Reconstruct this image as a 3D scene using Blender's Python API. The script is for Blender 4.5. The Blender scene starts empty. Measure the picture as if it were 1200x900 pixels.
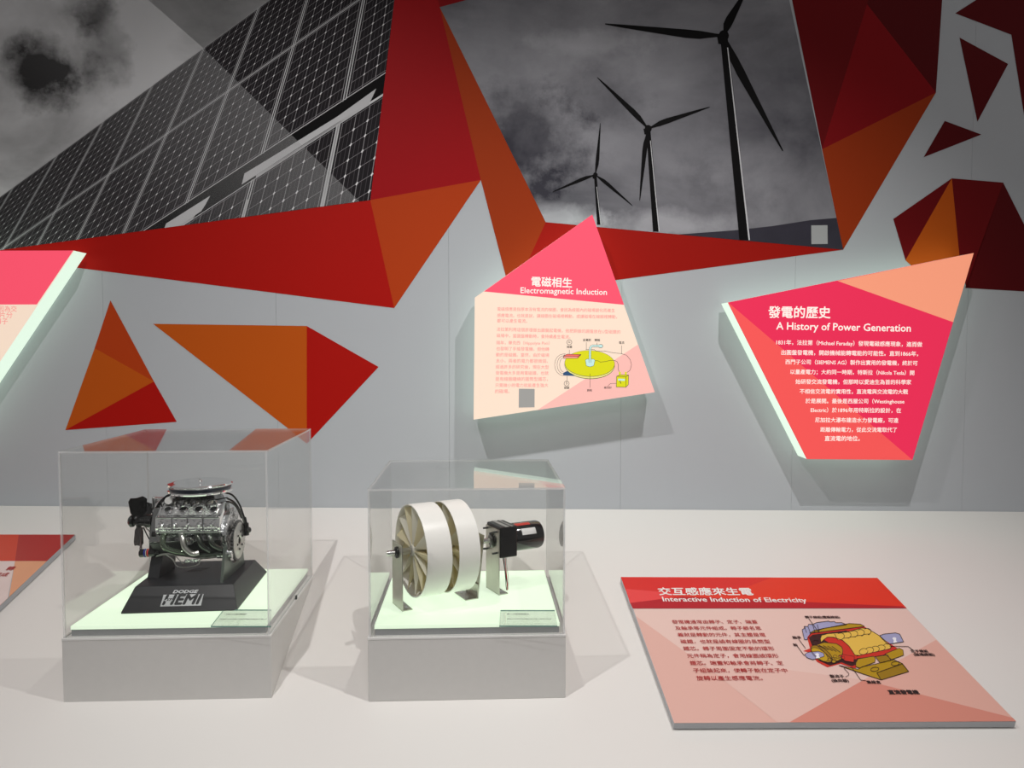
import bpy, bmesh, math, random
import numpy as np
from math import sin, cos, tan, atan, radians as R, pi
from mathutils import Vector, Matrix
random.seed(4)
S = bpy.context.scene
col = S.collection

# ------------------------------------------------------------------ camera
H = .732                       # eye height above the counter top (counter top is z = 0)
FPX = 900.0
TH = atan(45/900); PSI = atan(40/900*cos(TH))
camd = bpy.data.cameras.new('camera'); camd.sensor_width = 36; camd.lens = 27; camd.clip_start = .02
cam = bpy.data.objects.new('camera', camd); col.objects.link(cam)
cam.location = (0, 0, H); cam.rotation_euler = (pi/2 - TH, 0, -PSI)
S.camera = cam
S.view_settings.view_transform = 'Standard'; S.view_settings.look = 'None'
S.view_settings.exposure = 0.0; S.view_settings.gamma = 1; S.view_settings.use_curve_mapping = False
S.cycles.max_bounces = 14; S.cycles.transparent_max_bounces = 32
S.cycles.caustics_reflective = False; S.cycles.caustics_refractive = False
S.cycles.sample_clamp_indirect = 4

# ------------------------------------------------------------------ world and lamps
w = bpy.data.worlds.new('hall'); S.world = w; w.use_nodes = True
w.node_tree.nodes['Background'].inputs[0].default_value = (1, .97, .95, 1)
w.node_tree.nodes['Background'].inputs[1].default_value = .25

def spot(loc, aim, power, size, blend, rad=.03, colr=(1, .975, .955)):
    l = bpy.data.lights.new('spot_or_fill_lamp', 'SPOT'); l.energy = power; l.spot_size = R(size)
    l.spot_blend = blend; l.shadow_soft_size = rad; l.color = colr
    o = bpy.data.objects.new('spot_or_fill_lamp', l); col.objects.link(o); o.location = loc
    o.rotation_euler = (Vector(aim)-Vector(loc)).to_track_quat('-Z', 'Y').to_euler()
    return o
spot((-.63, .98, 2.45), (-.35, 1.85, 0), 84, 96, 1.0, .014)
spot((.72, 1.12, 2.3), (.45, 1.85, 0), 77, 96, 1.0, .014)

spot((.1, -.55, 2.1), (0, 1.60, .0), 46, 62, 1.0, .40, (1, .98, .965))      # added soft fill lamp, no real fixture; lifts plinth fronts and shadows

# ------------------------------------------------------------------ pixel rays (1200 x 900)
Fv = Vector((sin(PSI)*cos(TH), cos(PSI)*cos(TH), -sin(TH)))
Rv = Vector((cos(PSI), -sin(PSI), 0)); Uv = Vector((sin(PSI)*sin(TH), cos(PSI)*sin(TH), cos(TH)))
C0 = Vector((0, 0, H))
def ray(x, y): return Fv + Rv*((x-600)/FPX) - Uv*((y-450)/FPX)
def hit(x, y, p, n):
    d = ray(x, y); t = (Vector(p)-C0).dot(n)/d.dot(n); return C0 + d*t
def onz(x, y, z=0.): return hit(x, y, (0, 0, z), Vector((0, 0, 1)))
SL = .308; CN = Vector((0, -SL, 1)).normalized()      # the counter top slopes up towards the wall
def onc(x, y): return hit(x, y, (0, 1.583, 0), CN)
def ony(x, y, Y): return hit(x, y, (0, Y, 0), Vector((0, 1, 0)))

class Plane:                    # a flat surface: point, normal towards the viewer
    def __init__(s, p, n): s.p = Vector(p); s.n = Vector(n).normalized()
    def at(s, x, y, off=0.): return hit(x, y, s.p + s.n*off, s.n)
    def pt(s, x, y, off=0.): return s.at(x, y) + s.n*off      # the point of the surface, lifted by off

# ------------------------------------------------------------------ materials
def rgb(r, g, b):
    f = lambda c: (c/255/12.92) if c/255 <= .04045 else ((c/255+.055)/1.055)**2.4
    return (f(r), f(g), f(b), 1)
MC = {}
def mat(name, c, rough=.6, metal=0., emit=0., spec=.5, noise=0., nscale=40., bump=0., bscale=200., coat=0.):
    if name in MC: return MC[name]
    m = bpy.data.materials.new(name); m.use_nodes = True; nt = m.node_tree; b = nt.nodes['Principled BSDF']
    if len(c) == 3: c = (*c, 1)
    b.inputs['Base Color'].default_value = c
    b.inputs['Roughness'].default_value = rough; b.inputs['Metallic'].default_value = metal
    b.inputs['Specular IOR Level'].default_value = spec; b.inputs['Coat Weight'].default_value = coat
    tc = nt.nodes.new('ShaderNodeTexCoord')
    if noise:
        n = nt.nodes.new('ShaderNodeTexNoise'); n.inputs['Scale'].default_value = nscale; n.inputs['Detail'].default_value = 4
        nt.links.new(tc.outputs['Object'], n.inputs['Vector'])
        r = nt.nodes.new('ShaderNodeMapRange'); r.inputs[3].default_value = 1-noise; r.inputs[4].default_value = 1+noise
        nt.links.new(n.outputs['Fac'], r.inputs[0])
        mx = nt.nodes.new('ShaderNodeVectorMath'); mx.operation = 'SCALE'; mx.inputs[0].default_value = c[:3]
        nt.links.new(r.outputs[0], mx.inputs['Scale']); nt.links.new(mx.outputs[0], b.inputs['Base Color'])
    if bump:
        n = nt.nodes.new('ShaderNodeTexNoise'); n.inputs['Scale'].default_value = bscale
        nt.links.new(tc.outputs['Object'], n.inputs['Vector'])
        bp = nt.nodes.new('ShaderNodeBump'); bp.inputs['Strength'].default_value = bump; bp.inputs['Distance'].default_value = .002
        nt.links.new(n.outputs['Fac'], bp.inputs['Height']); nt.links.new(bp.outputs[0], b.inputs['Normal'])
    if emit:
        b.inputs['Emission Color'].default_value = c; b.inputs['Emission Strength'].default_value = emit
    MC[name] = m; return m
def backlit(name, c, emit=1., diff=.25):
    m = mat(name, c, .5, emit=emit)
    b = m.node_tree.nodes['Principled BSDF']; b.inputs['Base Color'].default_value = (c[0]*diff, c[1]*diff, c[2]*diff, 1)
    return m
def clear(name, tint=.97, r0=.045, grime=0.):
    m = bpy.data.materials.new(name); m.use_nodes = True; nt = m.node_tree; nt.nodes.clear()
    o = nt.nodes.new('ShaderNodeOutputMaterial'); t = nt.nodes.new('ShaderNodeBsdfTransparent'); g = nt.nodes.new('ShaderNodeBsdfGlossy')
    t.inputs[0].default_value = (tint, tint, tint*.995, 1); g.inputs['Roughness'].default_value = 0.0
    lw = nt.nodes.new('ShaderNodeLayerWeight'); lw.inputs['Blend'].default_value = .5
    p = nt.nodes.new('ShaderNodeMath'); p.operation = 'POWER'; p.inputs[1].default_value = 4.8
    nt.links.new(lw.outputs['Facing'], p.inputs[0])
    r = nt.nodes.new('ShaderNodeMapRange'); r.inputs[3].default_value = r0; r.inputs[4].default_value = 1.
    nt.links.new(p.outputs[0], r.inputs[0])
    mx = nt.nodes.new('ShaderNodeMixShader'); nt.links.new(r.outputs[0], mx.inputs[0])
    nt.links.new(t.outputs[0], mx.inputs[1]); nt.links.new(g.outputs[0], mx.inputs[2])
    last = mx
    if grime:
        d = nt.nodes.new('ShaderNodeBsdfDiffuse'); d.inputs[0].default_value = (.9, .9, .88, 1)
        m2 = nt.nodes.new('ShaderNodeMixShader'); m2.inputs[0].default_value = grime
        nt.links.new(mx.outputs[0], m2.inputs[1]); nt.links.new(d.outputs[0], m2.inputs[2]); last = m2
    nt.links.new(last.outputs[0], o.inputs[0]); MC[name] = m; return m

def veil(name, c, a):
    m = bpy.data.materials.new(name); m.use_nodes = True; nt = m.node_tree; nt.nodes.clear()
    o = nt.nodes.new('ShaderNodeOutputMaterial'); t = nt.nodes.new('ShaderNodeBsdfTransparent'); d = nt.nodes.new('ShaderNodeBsdfDiffuse'); d.inputs[0].default_value = c
    x = nt.nodes.new('ShaderNodeMixShader'); x.inputs[0].default_value = a
    nt.links.new(t.outputs[0], x.inputs[1]); nt.links.new(d.outputs[0], x.inputs[2]); nt.links.new(x.outputs[0], o.inputs[0]); return m

# ------------------------------------------------------------------ object helpers
MW = {}
def tag(o, label=None, cat=None, group=None, kind=None):
    if label: o['label'] = label
    if cat: o['category'] = cat
    if group: o['group'] = group
    if kind: o['kind'] = kind
    return o
def thing(name, label, cat, loc=(0, 0, 0), rz=0., group=None):
    o = bpy.data.objects.new(name, None); col.objects.link(o); o.empty_display_size = .05
    o.location = loc; o.rotation_euler = (0, 0, rz)
    MW[o] = Matrix.Translation(Vector(loc)) @ Matrix.Rotation(rz, 4, 'Z')
    return tag(o, label, cat, group)
def basis(ax):
    ax = Vector(ax).normalized(); t = Vector((0, 0, 1)) if abs(ax.z) < .9 else Vector((1, 0, 0))
    a = ax.cross(t).normalized(); return a, ax.cross(a).normalized(), ax
class MB:
    def __init__(s): s.v = []; s.f = []; s.m = []; s.mats = []; s.sm = []
    def add(s, vs, fs, m=0, smooth=False):
        k = len(s.v); s.v += [Vector(v) for v in vs]; s.f += [tuple(i+k for i in f) for f in fs]
        s.m += [m]*len(fs); s.sm += [smooth]*len(fs); return s
    def poly(s, pts, m=0): return s.add(pts, [tuple(range(len(pts)))], m)
    def box(s, a, b, m=0):
        x0, y0, z0 = a; x1, y1, z1 = b
        return s.add([(x0,y0,z0),(x1,y0,z0),(x1,y1,z0),(x0,y1,z0),(x0,y0,z1),(x1,y0,z1),(x1,y1,z1),(x0,y1,z1)],
                     [(0,3,2,1),(4,5,6,7),(0,1,5,4),(1,2,6,5),(2,3,7,6),(3,0,4,7)], m)
    def hexa(s, lo, hi, m=0, smooth=False):     # two loops of n points, bridged and capped
        n = len(lo)
        fs = [(i, (i+1) % n, (i+1) % n + n, i+n) for i in range(n)] + [tuple(reversed(range(n))), tuple(range(n, 2*n))]
        return s.add(list(lo)+list(hi), fs, m)
    def slab(s, pts, dvec, m=0): return s.hexa([Vector(p) for p in pts], [Vector(p)+Vector(dvec) for p in pts], m)
    def cyl(s, p0, p1, r0, r1=None, n=24, m=0, cap=True, smooth=True):
        p0 = Vector(p0); p1 = Vector(p1); r1 = r0 if r1 is None else r1; a, b, _ = basis(p1-p0)
        vs = [p0+(a*cos(2*pi*i/n)+b*sin(2*pi*i/n))*r0 for i in range(n)]+[p1+(a*cos(2*pi*i/n)+b*sin(2*pi*i/n))*r1 for i in range(n)]
        s.add(vs, [(i, (i+1) % n, (i+1) % n+n, i+n) for i in range(n)], m, smooth)
        if cap: s.add(vs[:n], [tuple(reversed(range(n)))], m); s.add(vs[n:], [tuple(range(n))], m)
        return s
    def lathe(s, o, ax, prof, n=40, m=0, sy=1.0):     # prof: (radius, height along ax)
        o = Vector(o); a, b, ax = basis(ax); vs = []; fs = []
        for r, h in prof: vs += [o+ax*h+(a*cos(2*pi*i/n)+b*sin(2*pi*i/n)*sy)*r for i in range(n)]
        for k in range(len(prof)-1):
            for i in range(n): fs.append((k*n+i, k*n+(i+1) % n, (k+1)*n+(i+1) % n, (k+1)*n+i))
        return s.add(vs, fs, m, True)
    def tube(s, pts, r, n=10, m=0, sub=4):
        P = [Vector(p) for p in pts]; Q = []
        for i in range(len(P)-1):      # Catmull-Rom
            a = P[max(i-1, 0)]; b = P[i]; c = P[i+1]; d = P[min(i+2, len(P)-1)]
            for k in range(sub):
                t = k/sub; Q.append(.5*((2*b)+(c-a)*t+(2*a-5*b+4*c-d)*t*t+(3*b-a-3*c+d)*t**3))
        Q.append(P[-1]); vs = []; fs = []
        ref = basis(Q[1]-Q[0])[0]
        for i, q in enumerate(Q):
            t = (Q[min(i+1, len(Q)-1)]-Q[max(i-1, 0)]).normalized()
            ref = (ref-t*ref.dot(t)).normalized(); b = t.cross(ref)
            vs += [q+(ref*cos(2*pi*k/n)+b*sin(2*pi*k/n))*r for k in range(n)]
        for i in range(len(Q)-1):
            for k in range(n): fs.append((i*n+k, i*n+(k+1) % n, (i+1)*n+(k+1) % n, (i+1)*n+k))
        s.add(vs, fs, m, True)
        s.add(vs[:n], [tuple(reversed(range(n)))], m); s.add(vs[-n:], [tuple(range(n))], m); return s
    def ball(s, c, r, n=14, m=0, sz=(1, 1, 1)):
        c = Vector(c); vs = []; fs = []
        k = n//2
        for j in range(k+1):
            for i in range(n):
                t = pi*j/k; p = 2*pi*i/n; vs.append(c+Vector((r*sin(t)*cos(p)*sz[0], r*sin(t)*sin(p)*sz[1], r*cos(t)*sz[2])))
        for j in range(k):
            for i in range(n): fs.append((j*n+i, (j+1)*n+i, (j+1)*n+(i+1) % n, j*n+(i+1) % n))
        return s.add(vs, fs, m, True)
    def build(s, name, m, parent=None, label=None, world=False, bevel=0., kind=None, cat=None, group=None, fixn=True):
        vs = s.v
        if world and parent is not None:
            inv = MW[parent].inverted(); vs = [inv @ v for v in vs]
        me = bpy.data.meshes.new(name); me.from_pydata([tuple(v) for v in vs], [], s.f)
        for q in (m if isinstance(m, (list, tuple)) else [m]): me.materials.append(q)
        me.polygons.foreach_set('material_index', s.m); me.polygons.foreach_set('use_smooth', s.sm)
        if fixn and bevel:
            bm = bmesh.new(); bm.from_mesh(me); bmesh.ops.remove_doubles(bm, verts=bm.verts, dist=1e-5)
            bmesh.ops.recalc_face_normals(bm, faces=bm.faces); bm.to_mesh(me); bm.free()
        me.update()
        if any(s.sm): me.set_sharp_from_angle(angle=R(38))
        o = bpy.data.objects.new(name, me); col.objects.link(o)
        if parent is not None: o.parent = parent; MW[o] = MW[parent]
        else: MW[o] = Matrix.Identity(4)
        if bevel:
            b = o.modifiers.new('bevel', 'BEVEL'); b.width = bevel; b.segments = 2; b.limit_method = 'ANGLE'
        return tag(o, label, cat, group, kind)

# text: glyph outlines laid on a surface between two baseline pixels
TXT = {}
def glyphs(t, bold=0.):
    k = (t, bold)
    if k not in TXT:
        c = bpy.data.curves.new('lettering', 'FONT'); c.body = t; c.size = 1; c.resolution_u = 2; c.offset = bold
        o = bpy.data.objects.new('lettering', c); col.objects.link(o)
        dg = bpy.context.evaluated_depsgraph_get()
        me = bpy.data.meshes.new_from_object(o.evaluated_get(dg))
        vs = [(v.co.x, v.co.y) for v in me.vertices]; fs = [tuple(p.vertices) for p in me.polygons]
        bpy.data.objects.remove(o); bpy.data.curves.remove(c); bpy.data.meshes.remove(me)
        TXT[k] = (vs, fs)
    return TXT[k]
def text3(mb, A, B, n, t, off=.0006, bold=0., m=0, vs=1., shear=0.):
    v, f = glyphs(t)
    if not v: return
    x0 = min(p[0] for p in v); x1 = max(p[0] for p in v)
    e = (B-A); k = e.length/(x1-x0); e = e.normalized(); up = n.cross(e).normalized()
    sh = [(0, 0)] if not bold else [(-bold, 0), (bold, 0), (0, bold), (0, -bold)]
    for j, (sx_, sy_) in enumerate(sh):
        mb.add([A+e*((x+sx_-x0)*k+shear*y*k)+up*((y+sy_)*k*vs)+n*(off+j*.00002) for x, y in v], f, m)
def text(mb, pl, a, b, t, **kw): text3(mb, pl.at(*a), pl.at(*b), pl.n, t, **kw)

def clip(poly, conv):           # clip a 2D polygon by a convex one
    area = sum(conv[i][0]*conv[(i+1) % len(conv)][1]-conv[(i+1) % len(conv)][0]*conv[i][1] for i in range(len(conv)))
    sg = 1 if area > 0 else -1; out = list(poly)
    for i in range(len(conv)):
        ax, ay = conv[i]; bx, by = conv[(i+1) % len(conv)]; inp = out; out = []
        d = lambda p: sg*((bx-ax)*(p[1]-ay)-(by-ay)*(p[0]-ax))
        for j in range(len(inp)):
            p, q = inp[j], inp[(j+1) % len(inp)]; dp, dq = d(p), d(q)
            if dp >= 0: out.append(p)
            if (dp >= 0) != (dq >= 0):
                t = dp/(dp-dq); out.append((p[0]+(q[0]-p[0])*t, p[1]+(q[1]-p[1])*t))
        if len(out) < 3: return []
    return out

# ------------------------------------------------------------------ the setting
W0 = onc(0, 592); W1 = onc(1200, 599); WB = W0.copy(); WD = (W1-W0); WD.z = 0; WD.normalize()
WN = Vector((WD.y, -WD.x, 0)).normalized()
wall = Plane(W0, WN)
M_wall = mat('pale_grey_wall_paper', rgb(188, 192, 197), .75, noise=.02, nscale=3, bump=.05, bscale=400)
M_white = mat('white_laminate', rgb(226, 223, 219), .45, noise=.012, nscale=2.5, spec=.35)
b = MB(); b.slab([W0-WD*1.6-WN*.006+Vector((0, 0, -1.1)), W1+WD*1.6-WN*.006+Vector((0, 0, -1.1)), W1+WD*1.6-WN*.006+Vector((0, 0, 2.7)), W0-WD*1.6-WN*.006+Vector((0, 0, 2.7))], -WN*.1)
wallo = b.build('wall_back', mat('wall_core', (.42, .43, .45), .8), kind='structure')
seams = [-673, -473, -273, -73, 127, 327, 527, 727, 927, 1127, 1327, 1527]
sx = [(wall.at(x, 597)-W0).dot(WD) for x in seams]
for i in range(len(sx)-1):
    a = W0+WD*(sx[i]+.00025); c = W0+WD*(sx[i+1]-.00025); z0 = Vector((0, 0, -.08)); z1 = Vector((0, 0, 2.65))
    b = MB(); b.slab([a+z0, c+z0, c+z1, a+z1], -WN*.0058); b.build('wall_panel', M_wall, wallo)
b = MB(); b.box((-5, -5, -.9), (5, 5, -.8)); b.build('floor', mat('dark_floor', (.12, .12, .12), .5), kind='structure')
# counter: front edge in front of the cases, back edge against the wall
cA = W0-WD*1.2; cB = W1+WD*1.2
cz = lambda y: SL*(y-1.583)
hi = [Vector((cA.x, 1.12, cz(1.12))), Vector((cB.x, 1.12, cz(1.12))), cB+WN*.0002, cA+WN*.0002]
for p in hi: p.z = cz(p.y)
b = MB(); b.hexa([Vector((p.x, p.y, -.8)) for p in hi], hi)
b.build('display_counter', M_white, label='wide white sloping counter that carries the glass cases and the flat info panels', cat='counter', bevel=.004)

# ------------------------------------------------------------------ mural prints on the wall
def flat(name, parts, label, cat, off, group=None):
    """parts: list of (part name, material, pixel polygons); laid on the wall as thin vinyl print"""
    c = parts[0][2][0]; o = wall.pt(c[0][0], c[0][1], off); t = thing(name, label, cat, o, 0, group)
    for k, (pn, m, polys) in enumerate(parts):
        b = MB()
        for p in polys: b.poly([wall.pt(x, y, off) for x, y in p])
        b.build(pn, m, t, world=True)
    return t
RED = mat('print_red', rgb(180, 16, 7), .6, spec=.15); RED2 = mat('print_deep_red', rgb(165, 12, 20), .6, spec=.15); RED3 = mat('print_dark_red', rgb(112, 3, 10), .6, spec=.15)
RED4 = mat('print_maroon', rgb(90, 2, 8), .6, spec=.15); RED5 = mat('print_crimson', rgb(166, 18, 6), .6, spec=.15)
ORA = mat('print_orange', rgb(198, 88, 16), .6, spec=.15); ORA2 = mat('print_burnt_orange', rgb(188, 64, 16), .6, spec=.15); ORA3 = mat('print_rust', rgb(164, 56, 12), .6, spec=.15)
RED6 = mat('print_dusk_red', rgb(140, 6, 16), .6, spec=.15)
flat('faceted_red_band', [
  ('facet', RED, [[(-150, 313), (434, 234.5), (462, 361), (84, 313), (-150, 290)]]),
  ('facet', ORA2, [[(434, 234.5), (563.5, 211), (462, 361)]]),
  ('facet', RED2, [[(466, -40), (503, -40), (515.4, 8.6), (563.5, 211), (434, 234.5)]]),
  ('facet', RED6, [[(503, -40), (640, -40), (547, 0), (515.4, 8.6)]]),
 ], 'long red and orange faceted print under and beside the solar panel photograph', 'wall graphic', .0006)
flat('faceted_orange_band', [
  ('facet', ORA3, [[(515.4, 8.6), (639.5, 260.4), (620, 303), (592.5, 323), (563.5, 211)]]),
  ('facet', RED5, [[(639.5, 260.4), (988, 292.6), (723, 328), (592.5, 345), (592.5, 323), (620, 303)]]),
 ], 'orange and red faceted print framing the left and bottom of the wind turbine photograph', 'wall graphic', .0007)
flat('faceted_dark_red_spike', [
  ('facet', RED3, [[(920, -40), (1030, -40), (1016, 5), (963.3, 175)]]),
  ('facet', RED6, [[(1016, 5), (1096.7, 108.5), (963.3, 175)]]),
  ('facet', RED4, [[(1030, -40), (1105, -40), (1104, 0), (1096.7, 108.5), (1016, 5)]]),
  ('facet', ORA3, [[(963.3, 175), (1096.7, 108.5), (988, 292.6)]]),
 ], 'dark red and rust faceted print right of the wind turbine photograph', 'wall graphic', .0006)
flat('corner_red_print', [('facet', RED4, [[(1119.3, 15.7), (1175, -20), (1290, -40), (1290, 200), (1200, 135), (1185, 40.7)]])],
     'dark red angular print cut by the top right corner', 'wall graphic', .0006)
flat('triangle_print', [('facet', RED4, [[(1124.3, 44), (1181.3, 75), (1145.3, 142.7)]])], 'taller narrow dark red triangle near the right edge of the wall', 'wall graphic', .0006)
flat('triangle_print', [('facet', RED4, [[(1107, 141.7), (1150, 157.7), (1082.3, 184.3)]])], 'small flat dark red triangle just above the hexagonal print', 'wall graphic', .0006)
flat('faceted_dome_print', [
  ('facet', RED3, [[(1046.7, 256.7), (1115.3, 209), (1061, 305)]]),
  ('facet', ORA, [[(1115.3, 209), (1126, 318), (1075, 318), (1061, 305)]]),
  ('facet', RED3, [[(1115.3, 209), (1175.5, 214), (1133, 338), (1126, 318)]]),
  ('facet', RED4, [[(1175.5, 214), (1200, 263), (1260, 345), (1131, 337.5)]]),
 ], 'dark red faceted dome print with an orange wedge above the right lit sign', 'wall graphic', .0006)
flat('faceted_triangle_print', [
  ('facet', ORA2, [[(129.5, 352), (180.5, 447), (111, 408)]]),
  ('facet', ORA, [[(111, 408), (180.5, 447), (76.7, 504)]]),
  ('facet', RED, [[(180.5, 447), (207.3, 494.3), (76.7, 504)]]),
 ], 'large orange and red triangle print above the engine case', 'wall graphic', .0006)
flat('faceted_arrow_print', [
  ('facet', ORA, [[(179.5, 379.5), (359.5, 382), (359.5, 520), (335, 500)]]),
  ('facet', RED, [[(359.5, 382), (443.7, 430), (368, 511), (359.5, 520)]]),
 ], 'orange and red arrow shaped print pointing right', 'wall graphic', .0006)

# procedural sky of the two photographs (coordinates: metres on the wall, u along, v up)
def sky_print(name, lo, hi, scale, blobs, seed, hoff=0., contrast=(.35, .7)):
    m = bpy.data.materials.new(name); m.use_nodes = True; nt = m.node_tree; p = nt.nodes['Principled BSDF']; p.inputs['Roughness'].default_value = .6; p.inputs['Specular IOR Level'].default_value = .15
    L = nt.links.new; N = nt.nodes.new
    uv = N('ShaderNodeUVMap'); uv.uv_map = 'UVMap'
    mp = N('ShaderNodeMapping'); mp.inputs['Location'].default_value = (seed, seed*.7, 0); mp.inputs['Scale'].default_value = (1, 1.5, 1); L(uv.outputs[0], mp.inputs[0])
    n = N('ShaderNodeTexNoise'); n.inputs['Scale'].default_value = scale; n.inputs['Detail'].default_value = 7; n.inputs['Roughness'].default_value = .55
    n.inputs['Distortion'].default_value = .4; L(mp.outputs[0], n.inputs['Vector'])
    acc = N('ShaderNodeMapRange'); acc.inputs[1].default_value = contrast[0]; acc.inputs[2].default_value = contrast[1]; L(n.outputs['Fac'], acc.inputs[0])
    n2 = N('ShaderNodeTexNoise'); n2.inputs['Scale'].default_value = scale*4; n2.inputs['Detail'].default_value = 8; n2.inputs['Roughness'].default_value = .65; L(uv.outputs[0], n2.inputs['Vector'])
    cur = acc.outputs[0]
    for (px, py, r, asp, amt, soft) in blobs:       # a cloud: centre, radius, aspect, amount (+ lighter, - darker)
        q = wall.at(px, py)-W0; u0, v0 = q.dot(WD), q.z
        vm = N('ShaderNodeVectorMath'); vm.operation = 'SUBTRACT'; vm.inputs[1].default_value = (u0, v0, 0); L(uv.outputs[0], vm.inputs[0])
        sc = N('ShaderNodeVectorMath'); sc.operation = 'MULTIPLY'; sc.inputs[1].default_value = (1/r, asp/r, 0); L(vm.outputs[0], sc.inputs[0])
        ln = N('ShaderNodeVectorMath'); ln.operation = 'LENGTH'; L(sc.outputs[0], ln.inputs[0])
        ad = N('ShaderNodeMath'); ad.operation = 'ADD'; L(ln.outputs['Value'], ad.inputs[0])
        nn = N('ShaderNodeMath'); nn.operation = 'MULTIPLY_ADD'; nn.inputs[1].default_value = 2.6; nn.inputs[2].default_value = -1.3; L(n2.outputs['Fac'], nn.inputs[0]); L(nn.outputs[0], ad.inputs[1])
        rr = N('ShaderNodeMapRange'); rr.inputs[1].default_value = 1-soft; rr.inputs[2].default_value = 1+soft; rr.inputs[3].default_value = amt; rr.inputs[4].default_value = 0; L(ad.outputs[0], rr.inputs[0])
        s = N('ShaderNodeMath'); s.operation = 'ADD'; L(cur, s.inputs[0]); L(rr.outputs[0], s.inputs[1]); cur = s.outputs[0]
    cr = N('ShaderNodeValToRGB'); cr.color_ramp.elements[0].position = .0; cr.color_ramp.elements[0].color = lo; cr.color_ramp.elements[1].color = hi; L(cur, cr.inputs[0])
    L(cr.outputs[0], p.inputs['Base Color']); return m
def uv_wall(o):
    me = o.data; l = me.uv_layers.new(name='UVMap'); M = MW[o]
    for i, lp in enumerate(me.loops):
        q = M @ me.vertices[lp.vertex_index].co - W0; l.data[i].uv = (q.dot(WD), q.z)

# --- solar panel photograph
ph = thing('solar_panel_photograph', 'black and white photograph of tilted solar panels printed on the wall', 'photograph', wall.pt(0, 292, .001))
Q = [(-150, 313.5), (434, 234.5), (467, -40), (-150, -40)]
M_sky1 = sky_print('solar_photo_sky', rgb(40, 38, 39), rgb(226, 226, 228), 1.6, [(0, 0, 9, 1, .45, .9), (45, 83, .085, 1.0, -.95, .5), (127, 45, .07, .55, -.7, .5), (105, 8, .06, .8, -.5, .5), (95, 80, .05, 1, -.35, .6)], 3.1)
M_sky1.node_tree.nodes['Principled BSDF'].inputs['Roughness'].default_value = .6
b = MB(); b.poly([wall.pt(x, y, .0009) for x, y in Q]); uv_wall(b.build('printed_sky', M_sky1, ph, world=True))
b = MB(); b.poly([wall.pt(x, y, .00095) for x, y in clip([(128, -40), (174, 0), (239, 57), (500, 57), (500, -40)], Q)])
b.build('printed_dusk_wedge', veil('dark_veil', (.03, .03, .03, 1), .34), ph, world=True)
def homog(src, dst):
    A = []; B = []
    for (u, v), (x, y) in zip(src, dst):
        A.append([u, v, 1, 0, 0, 0, -u*x, -v*x]); B.append(x); A.append([0, 0, 0, u, v, 1, -u*y, -v*y]); B.append(y)
    h = np.linalg.lstsq(np.array(A, float), np.array(B, float), rcond=None)[0]
    return lambda u, v: ((h[0]*u+h[1]*v+h[2])/(h[6]*u+h[7]*v+1), (h[3]*u+h[4]*v+h[5])/(h[6]*u+h[7]*v+1))
h1 = homog([(-1,1),(0,1),(1,1),(2,1),(3,1),(4,1),(5,1),(-1,0),(0,0),(1,0),(2,0),(3,0),(3,2),(4,2),(5,2)],
           [(5.6,290),(64.4,247.8),(128.4,204),(194.4,157.3),(267,106),(346,51),(425,0),(68.4,183.3),(121.5,142),(179.5,100),(237,56.8),(305.6,6),(217.4,239),(307.3,180.7),(406,118)])
h2 = homog([(0, 0), (1, 0), (1, 1), (0, 1)], [(297, 210), (397, 145), (369, 285), (259, 350)])
cell = MB(); lines = MB(); dots = MB(); frame = MB(); gap = MB(); faint = MB()
def put(mb, pts, off):
    c = clip(pts, Q)
    if c: mb.poly([wall.pt(x, y, off) for x, y in c])
def rect(mb, h, u0, v0, u1, v1, off): put(mb, [h(u0, v0), h(u1, v0), h(u1, v1), h(u0, v1)], off)
put(gap, [h1(-3, 0), h1(7, 0), h1(7, 2.16), h1(-3, 2.16)], .0010)
put(gap, [(222, 262), (246, 229), (283, 205), (300, 195), (300, 225), (260, 262)], .00101)
for (h, us, vs, NV) in ((h1, range(-3, 7), (0, 1), 10), (h2, range(-1, 2), (0,), 7)):
    for u in us:
        for v in vs:
            e = .022
            rect(cell, h, u+e, v+.012, u+1-e, v+1-.012, .0011)
            for k in range(7):
                x = u+.05+.9*k/6; rect(lines, h, x-.004, v+.02, x+.004, v+.98, .0012)
                if k < 6:
                    for q in (.33, .67): rect(faint, h, x+.15*q-.0025, v+.02, x+.15*q+.0025, v+.98, .00115)
                for j in (range(1, NV) if 0 < k < 6 else ()):
                    y = v+.03+.94*j/NV
                    a = .016; c_ = .011*10/NV; put(dots, [h(x-a, y), h(x, y-c_), h(x+a, y), h(x, y+c_)], .0013)
            for j in range(NV+1):
                y = v+.03+.94*j/NV; rect(lines, h, u+.04, y-.0022, u+.96, y+.0022, .0012)
            for (a0, b0, a1, b1) in ((.008, 0, .024, 1), (1-.024, 0, 1-.008, 1), (0, .004, 1, .013), (0, 1-.013, 1, 1-.004)):
                rect(frame, h, u+a0, v+b0, u+a1, v+b1, .0014)
put(frame, [(283.4, 216.4), (286.7, 203.4), (310.5, 189), (395, 137), (441, 104), (437, 113), (432, 123), (397, 143), (350, 173)], .0015)
put(frame, [(195, 262), (246.6, 229.4), (241, 240), (235.8, 247.8), (205, 268), (190, 275)], .0015)
gap.build('printed_shadow_gap', mat('print_black', rgb(16, 15, 16), .6, spec=.08), ph, world=True)
cell.build('printed_solar_cells', mat('print_cell_black', rgb(38, 35, 38), .6, spec=.08, noise=.3, nscale=4), ph, world=True)
faint.build('printed_busbars', mat('print_faint', rgb(84, 80, 84), .6, spec=.08), ph, world=True)
lines.build('printed_grid_lines', mat('print_line', rgb(150, 147, 150), .6, spec=.08), ph, world=True)
dots.build('printed_grid_nodes', mat('print_dot', rgb(236, 234, 236), .6, spec=.08), ph, world=True, kind='stuff')
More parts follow.
